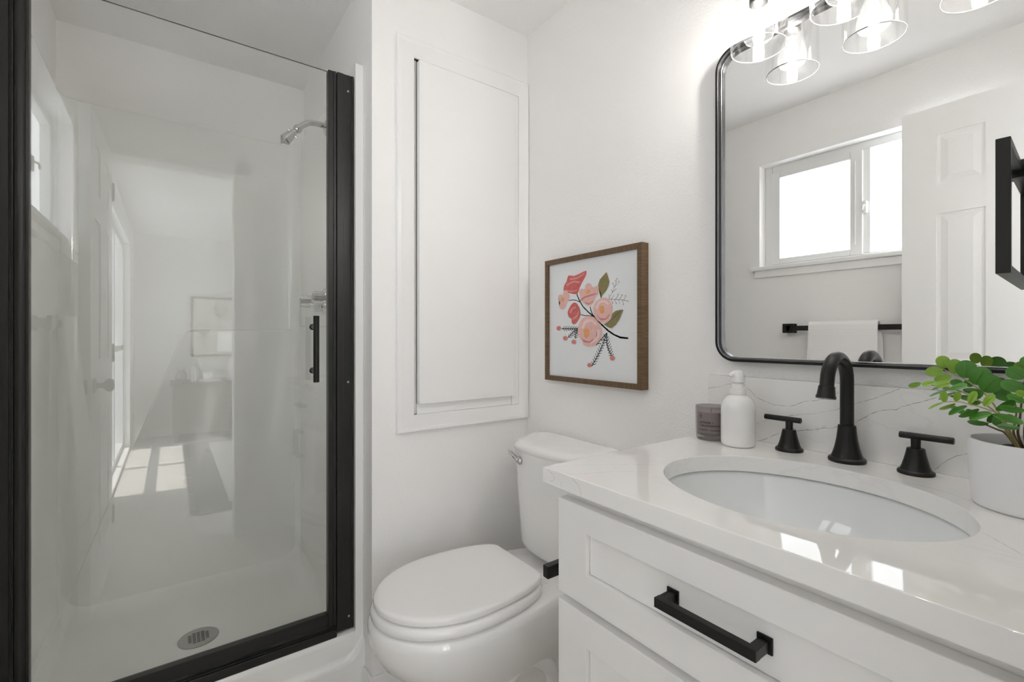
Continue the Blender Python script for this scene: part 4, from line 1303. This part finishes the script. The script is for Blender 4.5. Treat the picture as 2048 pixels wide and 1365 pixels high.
# ================================================================== CANDLE AND SOAP
can = thing('candle', 'smoky grey glass jar candle with mauve wax and dark lettering beside the soap bottle', 'candle', (.809, -.080, CT1))
CX, CY, CR = .809, -.080, .034
smoke = bpy.data.materials.new('smoky_frosted_glass'); smoke.use_nodes = True
nt = smoke.node_tree
pb = nt.nodes['Principled BSDF']; pb.inputs['Base Color'].default_value = (.40, .375, .375, 1); pb.inputs['Roughness'].default_value = .3
tr = nt.nodes.new('ShaderNodeBsdfTransparent'); tr.inputs['Color'].default_value = (.83, .81, .81, 1)
mx = nt.nodes.new('ShaderNodeMixShader'); mx.inputs[0].default_value = .26
nzz = nt.nodes.new('ShaderNodeTexNoise'); nzz.inputs['Scale'].default_value = 400
bpn = nt.nodes.new('ShaderNodeBump'); bpn.inputs['Strength'].default_value = .08; bpn.inputs['Distance'].default_value = .001
nt.links.new(nzz.outputs['Fac'], bpn.inputs['Height']); nt.links.new(bpn.outputs[0], pb.inputs['Normal'])
nt.links.new(tr.outputs[0], mx.inputs[1]); nt.links.new(pb.outputs[0], mx.inputs[2])
nt.links.new(mx.outputs[0], nt.nodes['Material Output'].inputs['Surface'])
bm = N()
lathe(bm, [(.024, 0), (.030, .0008), (.0325, .004), (.0332, .008), (CR, .040), (CR + .0004, .077), (CR - .0002, .0785), (CR - .0026, .0785), (CR - .0032, .077), (CR - .0036, .012), (.024, .010)], (CX, CY, CT1), 48)
obj('jar', bm, smoke, can, sharp=50)
bm = N(); lathe(bm, [(.0225, .0105), (CR - .0042, .0125), (CR - .0038, .0655), (CR - .006, .064), (.004, .0625)], (CX, CY, CT1), 40); obj('wax', bm, M['wax'], can)
bm = N(); tube(bm, [(CX, CY, CT1 + .062), (CX + .0005, CY, CT1 + .072)], .0009, 8); obj('wick', bm, M['ink'], can)
def text_bm(bm, body, size, x0, z, font_off=0.0003, a0=math.radians(-104)):
    cu = bpy.data.curves.new('lettering', 'FONT'); cu.body = body; cu.size = size; cu.resolution_u = 2
    o = bpy.data.objects.new('lettering', cu); C.objects.link(o)
    dg = bpy.context.evaluated_depsgraph_get()
    me = bpy.data.meshes.new_from_object(o.evaluated_get(dg))
    b = bmesh.new(); b.from_mesh(me)
    bmesh.ops.triangulate(b, faces=b.faces)
    for v in b.verts:
        a = a0 + (x0 + v.co.x * 1.08) / CR
        rr_ = CR + .0005
        v.co = Vector((CX + rr_ * math.cos(a), CY + rr_ * math.sin(a), z + v.co.y))
    merge(bm, b)
    bpy.data.objects.remove(o); bpy.data.curves.remove(cu); bpy.data.meshes.remove(me)
bm = N()
text_bm(bm, 'VETIVER +', .0066, 0, .9305)
text_bm(bm, 'CEDARWOOD', .0066, 0, .9235)
def curved_bar(bm, x0, x1, z0, z1):
    n = max(2, int((x1 - x0) / .002))
    prev = None
    for k in range(n + 1):
        a = math.radians(-104) + (x0 + (x1 - x0) * k / n) / CR
        p = [bm.verts.new((CX + (CR + .0005) * math.cos(a), CY + (CR + .0005) * math.sin(a), z)) for z in (z0, z1)]
        if prev:
            bm.faces.new((prev[0], p[0], p[1], prev[1]))
        prev = p
rnd = random.Random(11)
for z, h, x1 in ((.9153, .0011, .046), (.9064, .0007, .046), (.9034, .0007, .043), (.8978, .0008, .013)):
    x = 0
    while x < x1:
        w = rnd.uniform(.0018, .0042)
        if not (.020 < x < .0235 and z > .91):
            curved_bar(bm, x, min(x + w, x1), z, z + h)
        x += w + .0009
for k in range(16):   # little round emblem
    a0 = 2 * PI * k / 16; a1 = 2 * PI * (k + 1) / 16
    ps = []
    for a, r in ((a0, .0028), (a1, .0028), (a1, .0033), (a0, .0033)):
        u = .003 + r * math.cos(a); v = .9475 + r * math.sin(a)
        t = math.radians(-104) + u / CR
        ps.append(bm.verts.new((CX + (CR + .0005) * math.cos(t), CY + (CR + .0005) * math.sin(t), v)))
    bm.faces.new(ps)
curved_bar(bm, .0022, .0038, .9455, .9490); curved_bar(bm, .0012, .0048, .9420, .9426)
obj('lettering', bm, M['ink'], can, smooth=False)

so = thing('soap_dispenser', 'round-shouldered white pump soap bottle beside the candle', 'soap bottle', (.880, -.092, CT1))
SX, SY = .880, -.092
bm = N()
lathe(bm, [(.025, 0), (.0300, .0006), (.0335, .0030), (.0348, .008), (.035, .014), (.035, .076), (.0346, .086), (.0328, .0945), (.0290, .1025), (.0235, .1085), (.0180, .1115), (.0150, .1125), (.0148, .1150)], (SX, SY, CT1), 56)
obj('bottle', bm, M['soap'], so, sharp=60)
bm = N()
lathe(bm, [(.0165, .1135), (.0172, .1145), (.0172, .1260), (.0165, .1270), (.0135, .1275), (.0130, .1370), (.0095, .1375), (.0092, .1400)], (SX, SY, CT1), 36)
obj('pump_collar', bm, M['soapm'], so, sharp=40)
bm = N()
lathe(bm, [(.0125, .1395), (.0140, .1405), (.0140, .1520), (.0132, .1590), (.0105, .1640), (.0060, .1665), (.0010, .1670)], (SX, SY, CT1), 32)
tube(bm, smooth_pts([(SX, SY, CT1 + .157), (SX - .004, SY - .007, CT1 + .158), (SX - .0075, SY - .0135, CT1 + .1565), (SX - .0092, SY - .0165, CT1 + .1525)], 5), [.0065] * 6 + [.0058] * 5 + [.0048] * 4 + [.0044], 14)
obj('pump_head', bm, M['soapm'], so, sharp=50)

# ================================================================== POTTED PLANT
PX, PY, PR = 1.325, -.140, .066
pl = thing('potted_plant', 'leafy green plant with round leaflets in a matte white pot on the vanity', 'plant', (PX, PY, CT1))
bm = N()
lathe(bm, [(.055, 0), (.0605, .0008), (.0628, .004), (PR, .05), (PR + .0008, .092), (PR + .0002, .0938), (PR - .003, .0938), (PR - .0042, .092), (PR - .0055, .02), (.05, .015)], (PX, PY, CT1), 72)
obj('pot', bm, M['pot'], pl, sharp=50)
bm = N()
rings = []
for r, h in ((PR - .0055, .074), (.045, .080), (.025, .083), (.008, .083)):
    rings.append([Vector((PX + r * math.cos(2 * PI * k / 30), PY + r * math.sin(2 * PI * k / 30), CT1 + h + random.uniform(-.002, .002))) for k in range(30)])
loft(bm, rings)
obj('soil', bm, M['soil'], pl, sharp=20)

def leaf(bm, base, d, nrm, L, Wd, mi, fold=.12, curl=.10):
    d = d.normalized()
    nrm = (nrm - d * nrm.dot(d)).normalized()
    s = d.cross(nrm).normalized()
    nn = 12
    rows = []
    for k in range(nn + 1):
        t = .5 - .5 * math.cos(PI * k / nn)
        w = Wd / 2 * (math.sqrt(max(0, 1 - (2 * t - 1) ** 2)) * (1 + .12 * (2 * t - 1)) if 0 < k < nn else 0.0)
        c = base + d * (L * t) + nrm * (curl * L * (t - t * t * 1.4))
        rows.append((c, w))
    vs = []
    th = .0004
    for c, w in rows:
        if w < 1e-6:
            vs.append((bm.verts.new(c),) * 5)
        else:
            vs.append(tuple(bm.verts.new(c + s * (w * u) + nrm * (abs(u) * w * fold)) for u in (-1, -.55, 0, .55, 1)))
    for a, b in zip(vs[:-1], vs[1:]):
        for i in range(4):
            q = []
            for v in (a[i], a[i + 1], b[i + 1], b[i]):
                if v not in q:
                    q.append(v)
            if len(q) >= 3:
                bm.faces.new(q).material_index = mi
    # midrib
    tube(bm, [base + d * (L * .02) + nrm * .0003, base + d * (L * .5) + nrm * (curl * L * .15 + .0003), base + d * (L * .85) + nrm * (curl * L * (.85 - .85 * .85 * 1.4) + .0003)], [.0005, .0004, .0002], 5, mi=mi)

rnd = random.Random(21)
LOOK = Vector((.09, -.95, .12))          # leaflets mostly turn towards the room
fronds = []
for k, (r, tone, pts) in enumerate(PLANT_STEMS):
    e_ = Vector(pts[-1])
    foot = Vector((PX, PY, .966)).lerp(Vector((e_.x, e_.y, .966)), .45)
    P = smooth_pts(list(pts) + [tuple(foot)], 6)
    n = len(P)
    bm = N()
    tube(bm, P, [r * (.55 + .75 * i / (n - 1)) for i in range(n)], 8)
    fronds.append(obj('frond', bm, M['stemd' if tone else 'stem'], pl))
for k, fr_ in enumerate(fronds):
    bm = N()
    cnt = 0
    for si, b, t, w, tone in PLANT_LEAVES:
        if si != k:
            continue
        B, T = Vector(b), Vector(t)
        d = T - B
        L_ = d.length
        wt = max(w, .62 * L_)
        nrm = (Vector((1.427, -1.105, 1.13)) - B).lerp(LOOK, .35).normalized()
        nrm = (nrm - d.normalized() * nrm.dot(d.normalized())).normalized()
        ang = math.acos(min(1, w / wt)) * (1 if rnd.random() < .5 else -1)
        nrm = Matrix.Rotation(ang, 3, d.normalized()) @ nrm
        nrm = Matrix.Rotation(rnd.uniform(-.12, .12), 3, d.normalized()) @ nrm
        leaf(bm, B, d, nrm, L_, wt, 1 if tone else 0, fold=.10, curl=.06)
        cnt += 1
    if cnt:
        obj('leaflets', bm, [M['leafa'], M['leafb']], fr_, sharp=80)
    else:
        bm.free()

# ================================================================== WALL MIRROR
mr = thing('wall_mirror', 'tall rounded mirror in a thin black metal frame above the vanity', 'mirror', (1.076, -.001, 1.071))
mx0, mx1, mz0, mz1, MR = .789, 1.365, 1.071, 1.821, .048
def mring(d, y, r):
    return [Vector((u, y, v)) for u, v in rrect(mx0 + d, mx1 - d, mz0 + d, mz1 - d, r, 10)]
bm = N()
prof = [(0, -.0008, MR), (0, -.029, MR), (.0007, -.030, MR - .0007), (.0055, -.030, MR - .0055), (.006, -.0295, MR - .006), (.006, -.0185, MR - .006), (.0095, -.0185, MR - .0095), (.010, -.018, MR - .010), (.010, -.0105, MR - .010), (.010, -.0008, MR - .010)]
loft(bm, [mring(*p) for p in prof], cap0=False, cap1=False)
for f in bm.faces:
    q = f.calc_center_median()
    if min(q.x - mx0, mx1 - q.x, q.z - mz0, mz1 - q.z) > .0057 and -.0295 < q.y < -.005:
        f.material_index = 1
obj('frame', bm, [M['black'], M['dsteel']], mr, sharp=40)
bm = N()
loft(bm, [mring(.0099, -.0008, MR - .0099), mring(.0099, -.012, MR - .0099)])
obj('mirror_glass', bm, M['mirror'], mr, smooth=False)

# ================================================================== VANITY LIGHT
LX, LY = (.924, 1.081, 1.238), -.090
vl = thing('vanity_light', 'three-lamp wall light with clear glass cylinder shades above the mirror', 'wall light', (1.081, -.001, 1.88))
bm = N(); box(bm, .985, 1.177, -.022, -.0005, 1.905, 2.015, .004); obj('wall_plate', bm, M['black'], vl)
bm = N(); tube(bm, [(.90, -.045, 1.962), (1.262, -.045, 1.962)], .009, 14); tube(bm, [(1.081, -.02, 1.962), (1.081, -.045, 1.962)], .008, 12); obj('crossbar', bm, M['black'], vl)
first = {}
M['envelope'] = glass_mat('clear_bulb_glass', (.985, .98, .97), .03)
nt = M['envelope'].node_tree      # lit bulb: the whole envelope glows faintly around the filament
em = nt.nodes.new('ShaderNodeEmission'); em.inputs['Strength'].default_value = .045
ad = nt.nodes.new('ShaderNodeAddShader')
src = nt.nodes['Material Output'].inputs['Surface'].links[0].from_socket
nt.links.new(src, ad.inputs[0]); nt.links.new(em.outputs[0], ad.inputs[1]); nt.links.new(ad.outputs[0], nt.nodes['Material Output'].inputs['Surface'])
M['rim'] = mat('lit_glass_rim', (.92, .92, .91), .15, var=.01, vscale=30)  # white ring paints in the bright light carried to the shade's edge
for i, x in enumerate(LX):
    if i == 0:
        bm = N()
        tube(bm, smooth_pts([(x, -.045, 1.962), (x, -.075, 1.960), (x, LY, 1.945), (x, LY, 1.915)], 5), .006, 12)
        lathe(bm, [(.014, 1.925), (.027, 1.918), (.030, 1.905), (.030, 1.876), (.018, 1.873), (.018, 1.842), (.0155, 1.840)], (x, LY, 0), 28)
        first['socket'] = obj('socket', bm, M['black'], vl, sharp=40)
        bm = N()
        lathe(bm, [(.020, 1.8795), (.045, 1.8795), (.0520, 1.8765), (.0545, 1.870), (.0545, 1.7465), (.0540, 1.7455), (.0520, 1.7455), (.0515, 1.7465), (.0515, 1.869), (.0495, 1.8735), (.044, 1.8765), (.020, 1.8765)], (x, LY, 0), 56, cap0=False, cap1=False)
        tube(bm, [(x + .0530 * math.cos(2 * PI * q / 64), LY + .0530 * math.sin(2 * PI * q / 64), 1.7458) for q in range(65)], .0010, 6, mi=1)
        first['shade'] = obj('glass_shade', bm, [M['shade'], M['rim']], vl, sharp=40)
        bm = N()
        lathe(bm, [(.0130, 1.8405), (.0135, 1.834), (.0165, 1.824), (.0225, 1.808), (.0280, 1.793), (.0305, 1.782), (.0300, 1.773), (.0250, 1.764), (.0160, 1.7595), (.006, 1.7583)], (x, LY, 0), 32)
        first['bulb'] = obj('bulb', bm, M['envelope'], vl, sharp=80)
        bm = N()
        lathe(bm, [(.002, 1.832), (.006, 1.829), (.0085, 1.818), (.0105, 1.800), (.0110, 1.785), (.0095, 1.775), (.005, 1.770)], (x, LY, 0), 20)
        obj('glowing_filament', bm, M['bulb'], first['bulb'], sharp=80)
    else:
        for k in ('socket', 'shade', 'bulb'):
            dup_part(first[k], vl, (x - LX[0], 0, 0))

# ================================================================== TOWEL RING by the door
tr_ = thing('towel_ring', 'black rectangular towel ring on the side wall beside the mirror', 'towel ring', (1.41, -.37, 1.19))
yaw = Matrix.Translation((1.338, -.491, 0)) @ Matrix.Rotation(math.radians(2.9), 4, 'Z')
bm = N()
t, d0, L0, z0, z1 = .010, .0075, .238, 1.188, 1.312
b = .0006
for y0, y1, a0, a1 in ((0, d0, z0, z1), (L0 - d0, L0, z0, z1)):
    box(bm, 0, t, y0, y1, a0, a1, b, rot=yaw)
box(bm, 0, t, d0 - .001, L0 - d0 + .001, z0, z0 + d0, b, rot=yaw); box(bm, 0, t, d0 - .001, L0 - d0 + .001, z1 - d0, z1, b, rot=yaw)
obj('ring', bm, M['black'], tr_, sharp=25)
bm = N(); box(bm, 1.338, 1.402, -.378, -.362, 1.300, 1.316, .001); box(bm, 1.332, 1.350, -.380, -.360, 1.299, 1.3175, .001); obj('arm', bm, M['black'], tr_, sharp=25)
bm = N(); box(bm, 1.400, 1.4098, -.395, -.345, 1.283, 1.333, .0015); obj('wall_plate', bm, M['black'], tr_, sharp=25)

# ---- light switch
ls = thing('light_switch', 'white double rocker switch plate on the wall beside the bedroom doorway', 'light switch', (XR, -.65, 1.08))
bm = N(); box(bm, XR - .005, XR - .0002, -.707, -.592, 1.078, 1.192, .002); obj('cover_plate', bm, M['soapm'], ls)
bm = N(); box(bm, XR - .009, XR - .004, -.690, -.657, 1.102, 1.168, .001); rk = obj('rocker', bm, M['soapm'], ls)
dup_part(rk, ls, (0, .048, 0))

# ================================================================== TOWEL BAR AND TOWEL
tb = thing('towel_bar', 'black square towel bar under the window behind the open door', 'towel bar', (.61, YF, 1.172))
bm = N(); box(bm, .322, .90, -1.4085, -1.3995, 1.160, 1.184, .0008); obj('bar', bm, M['black'], tb, sharp=25)
bm = N(); box(bm, .318, .364, YF + .0002, YF + .008, 1.149, 1.195, .001); box(bm, .332, .352, YF + .006, -1.3985, 1.158, 1.186, .001); box(bm, .316, .366, -1.4095, -1.3985, 1.149, 1.195, .001)
e1 = obj('end_bracket', bm, M['black'], tb, sharp=25)
dup_part(e1, tb, (.54, 0, 0))
bm = N()
def towel_profile(x):
    """path (y, z) over the bar, front then back"""
    P = []
    for k in range(0, 176):
        z = .50 + (1.165 - .50) * k / 175
        t = (1.165 - z) / .665
        y = -1.3905 + .030 * min(1, t * 1.6) ** 1.4 + .010 * t + .0045 * math.sin(x * 34 + t * 2) * t
        P.append((y, z))
    for k in range(1, 10):
        a = PI * k / 10
        P.append((-1.404 + .0135 * math.cos(a), 1.172 + .027 * math.sin(a) ** .8))
    for k in range(0, 120):
        z = 1.165 - (1.165 - .72) * k / 119
        t = (1.165 - z) / .45
        P.append((-1.4175 - .006 * t, z))
    return P
NX = 26
rings_o, rings_i = [], []
for i in range(NX + 1):
    u = i / NX
    x = .439 + (.711 - .439) * u
    P = [Vector((0, y, z)) for y, z in towel_profile(x)]
    out_, in_ = [], []
    for k, p in enumerate(P):
        a = P[max(0, k - 1)]; b_ = P[min(len(P) - 1, k + 1)]
        t = (b_ - a).normalized()
        nrm = Vector((0, -t.z, t.y)) * -1
        front = k < 178
        fl = max(0, (1.15 - p.z)) * .03 * (u - .5) * (1 if front else 0)
        rib = .0013 * math.sin(2 * PI * k / 2.35) if True else 0
        shift = .012 * (0 if front else min(1, (k - 178) / 20))
        out_.append(Vector((x + fl + shift, p.y, p.z)) + nrm * (.0045 + rib))
        in_.append(Vector((x + fl + shift, p.y, p.z)) - nrm * .0015)
    rings_o.append(out_); rings_i.append(in_)
rings = [o_ + i_[::-1] for o_, i_ in zip(rings_o, rings_i)]
loft(bm, rings)
tag(obj('towel', bm, M['towel'], sharp=80), 'white ribbed towel hanging over the black towel bar', 'towel')

# ================================================================== BEDROOM beyond the doorway
con = thing('console_table', 'low dark wood dresser in the bedroom, seen mirrored in the shower glass', 'dresser', (4.74, -.35, 0))
bm = N(); box(bm, 4.48, 4.985, -1.10, .45, .09, .60, .003); obj('body', bm, M['dresser'], con)
bm = N(); box(bm, 4.46, 4.986, -1.12, .47, .60, .632, .003); obj('top', bm, M['dresser'], con)
for k in range(3):
    for j in range(2):
        bm = N(); y0 = -1.085 + k * .51; z0 = .105 + j * .245
        box(bm, 4.466, 4.481, y0, y0 + .5, z0, z0 + .238, .002); d_ = obj('drawer', bm, M['dresser'], con)
        bm = N(); tube(bm, [(4.466, y0 + .25, z0 + .12), (4.452, y0 + .25, z0 + .12), (4.445, y0 + .25, z0 + .12)], [.006, .006, .012], 12); obj('knob', bm, M['black'], d_)
for y in (-1.06, .41):
    for x in (4.50, 4.955):
        bm = N(); box(bm, x - .02, x + .02, y - .02, y + .02, 0, .092, .002); obj('leg', bm, M['dresser'], con)
ap = thing('framed_picture', 'framed pencil drawing of two thistle-like flowers above the dresser, mirrored in the shower glass', 'picture', (4.985, -.6, .90))
for nm, a in (('frame_stile', (-.925, -.905, .90, 1.60)), ('frame_stile', (-.355, -.335, .90, 1.60)), ('frame_rail', (-.905, -.355, .90, .92)), ('frame_rail', (-.905, -.355, 1.58, 1.60))):
    bm = N(); box(bm, 4.97, 4.9995, *a, .001)
    obj(nm, bm, M['woodh'], ap)
bm = N(); box(bm, 4.985, 4.992, -.906, -.354, .919, 1.581)
fnw = lambda d: (lambda u, v: (d, u, v))
for cy_, cz, s in ((-.64, 1.42, 1.0), (-.80, 1.20, .9)):
    strip(bm, [(cy_, cz - .05), (cy_ + .012, cz - .16), (cy_ + .04, .925)], .004, fnw(4.9848), 1, .0005)
    for k in range(15):
        a = (k - 7) / 7
        strip(bm, [(cy_ + .02 * a, cz - .045), (cy_ + .09 * a * s, cz + .01), (cy_ + .085 * a * s, cz + .055 + .03 * (1 - a * a)), (cy_ + .06 * a * s, cz + .075 + .03 * (1 - a * a))], .003, fnw(4.9848), 1, .0005)
    for k in range(6):
        a = (k - 2.5) / 2.5
        strip(bm, [(cy_, cz - .05), (cy_ + .06 * a, cz - .075), (cy_ + .10 * a, cz - .11 + .03 * abs(a))], .003, fnw(4.9848), 1, .0005)
obj('drawing', bm, [M['page'], M['sketch']], ap, smooth=False)
lm = thing('table_lamp', 'white drum shade table lamp on the dresser, mirrored in the shower glass', 'lamp', (4.70, -.53, .632))
bm = N(); lathe(bm, [(.06, .632), (.062, .64), (.035, .66), (.05, .72), (.055, .80), (.03, .88), (.012, .90), (.010, .96)], (4.70, -.53, 0), 28); obj('base', bm, M['soap'], lm)
bm = N(); lathe(bm, [(.155, .965), (.145, 1.185), (.143, 1.185), (.153, .965)], (4.70, -.53, 0), 40, cap0=False, cap1=False); box(bm, 4.557, 4.843, -.532, -.528, 1.17, 1.174); obj('lamp_shade', bm, M['lshade'], lm)
bm = N(); box(bm, 4.62, 4.78, -.935, -.905, .632, .80, .002); tag(obj('book', bm, M['page']), 'cream book standing at the left of the dresser top', 'book', 'books on the dresser')
bm = N(); box(bm, 4.62, 4.77, -.903, -.885, .632, .785, .002); tag(obj('book', bm, M['lshade']), 'slim white book standing against the cream book on the dresser', 'book', 'books on the dresser')
bm = N(); box(bm, 4.56, 4.74, -.86, -.66, .632, .652, .002); tag(obj('book', bm, M['page']), 'cream book lying flat on the dresser under the candle cup', 'book', 'books on the dresser')
bm = N(); lathe(bm, [(.03, .652), (.042, .656), (.046, .715), (.0455, .725), (.043, .725), (.042, .66)], (4.66, -.775, 0), 30); tag(obj('cup', bm, M['soap']), 'white cup on the flat book on the dresser', 'cup')
va = thing('vase', 'round glass vase of thin twigs at the left end of the dresser', 'vase', (4.69, -1.02, .632))
bm = N(); lathe(bm, [(.03, .632), (.05, .65), (.062, .69), (.05, .735), (.03, .755), (.028, .755), (.048, .733), (.059, .69), (.047, .653), (.028, .638)], (4.69, -1.02, 0), 30); obj('bowl', bm, M['acrylic'], va)
bm = N()
for k in range(7):
    a = 2 * PI * k / 7
    tube(bm, smooth_pts([(4.69, -1.02, .642), (4.69 + .02 * math.cos(a), -1.02 + .02 * math.sin(a), .74), (4.69 + .07 * math.cos(a), -1.02 + .07 * math.sin(a), .80)], 4), .0018, 6)
obj('twig', bm, M['stemd'], va)
rg = thing('rug', 'woven rug with grey border and ivory field on the bedroom carpet', 'rug', (3.0, .1, 0))
bm = N(); box(bm, 1.90, 4.36, -.965, 1.2, .0005, .010, .003); obj('border', bm, M['rugd'], rg)
bm = N(); box(bm, 2.05, 4.22, -.79, 1.03, .009, .018, .004); obj('field', bm, M['rugl'], rg)
bm = N()
rnd = random.Random(5)
for k in range(70):
    x = 1.92 + k * .0345
    tube(bm, [(x, -.962, .005), (x + rnd.uniform(-.01, .01), -.985, .005), (x + rnd.uniform(-.02, .02), -1.01, .004)], .003, 5)
fo = obj('fringe', bm, M['rugd'], rg); fo['kind'] = 'stuff'
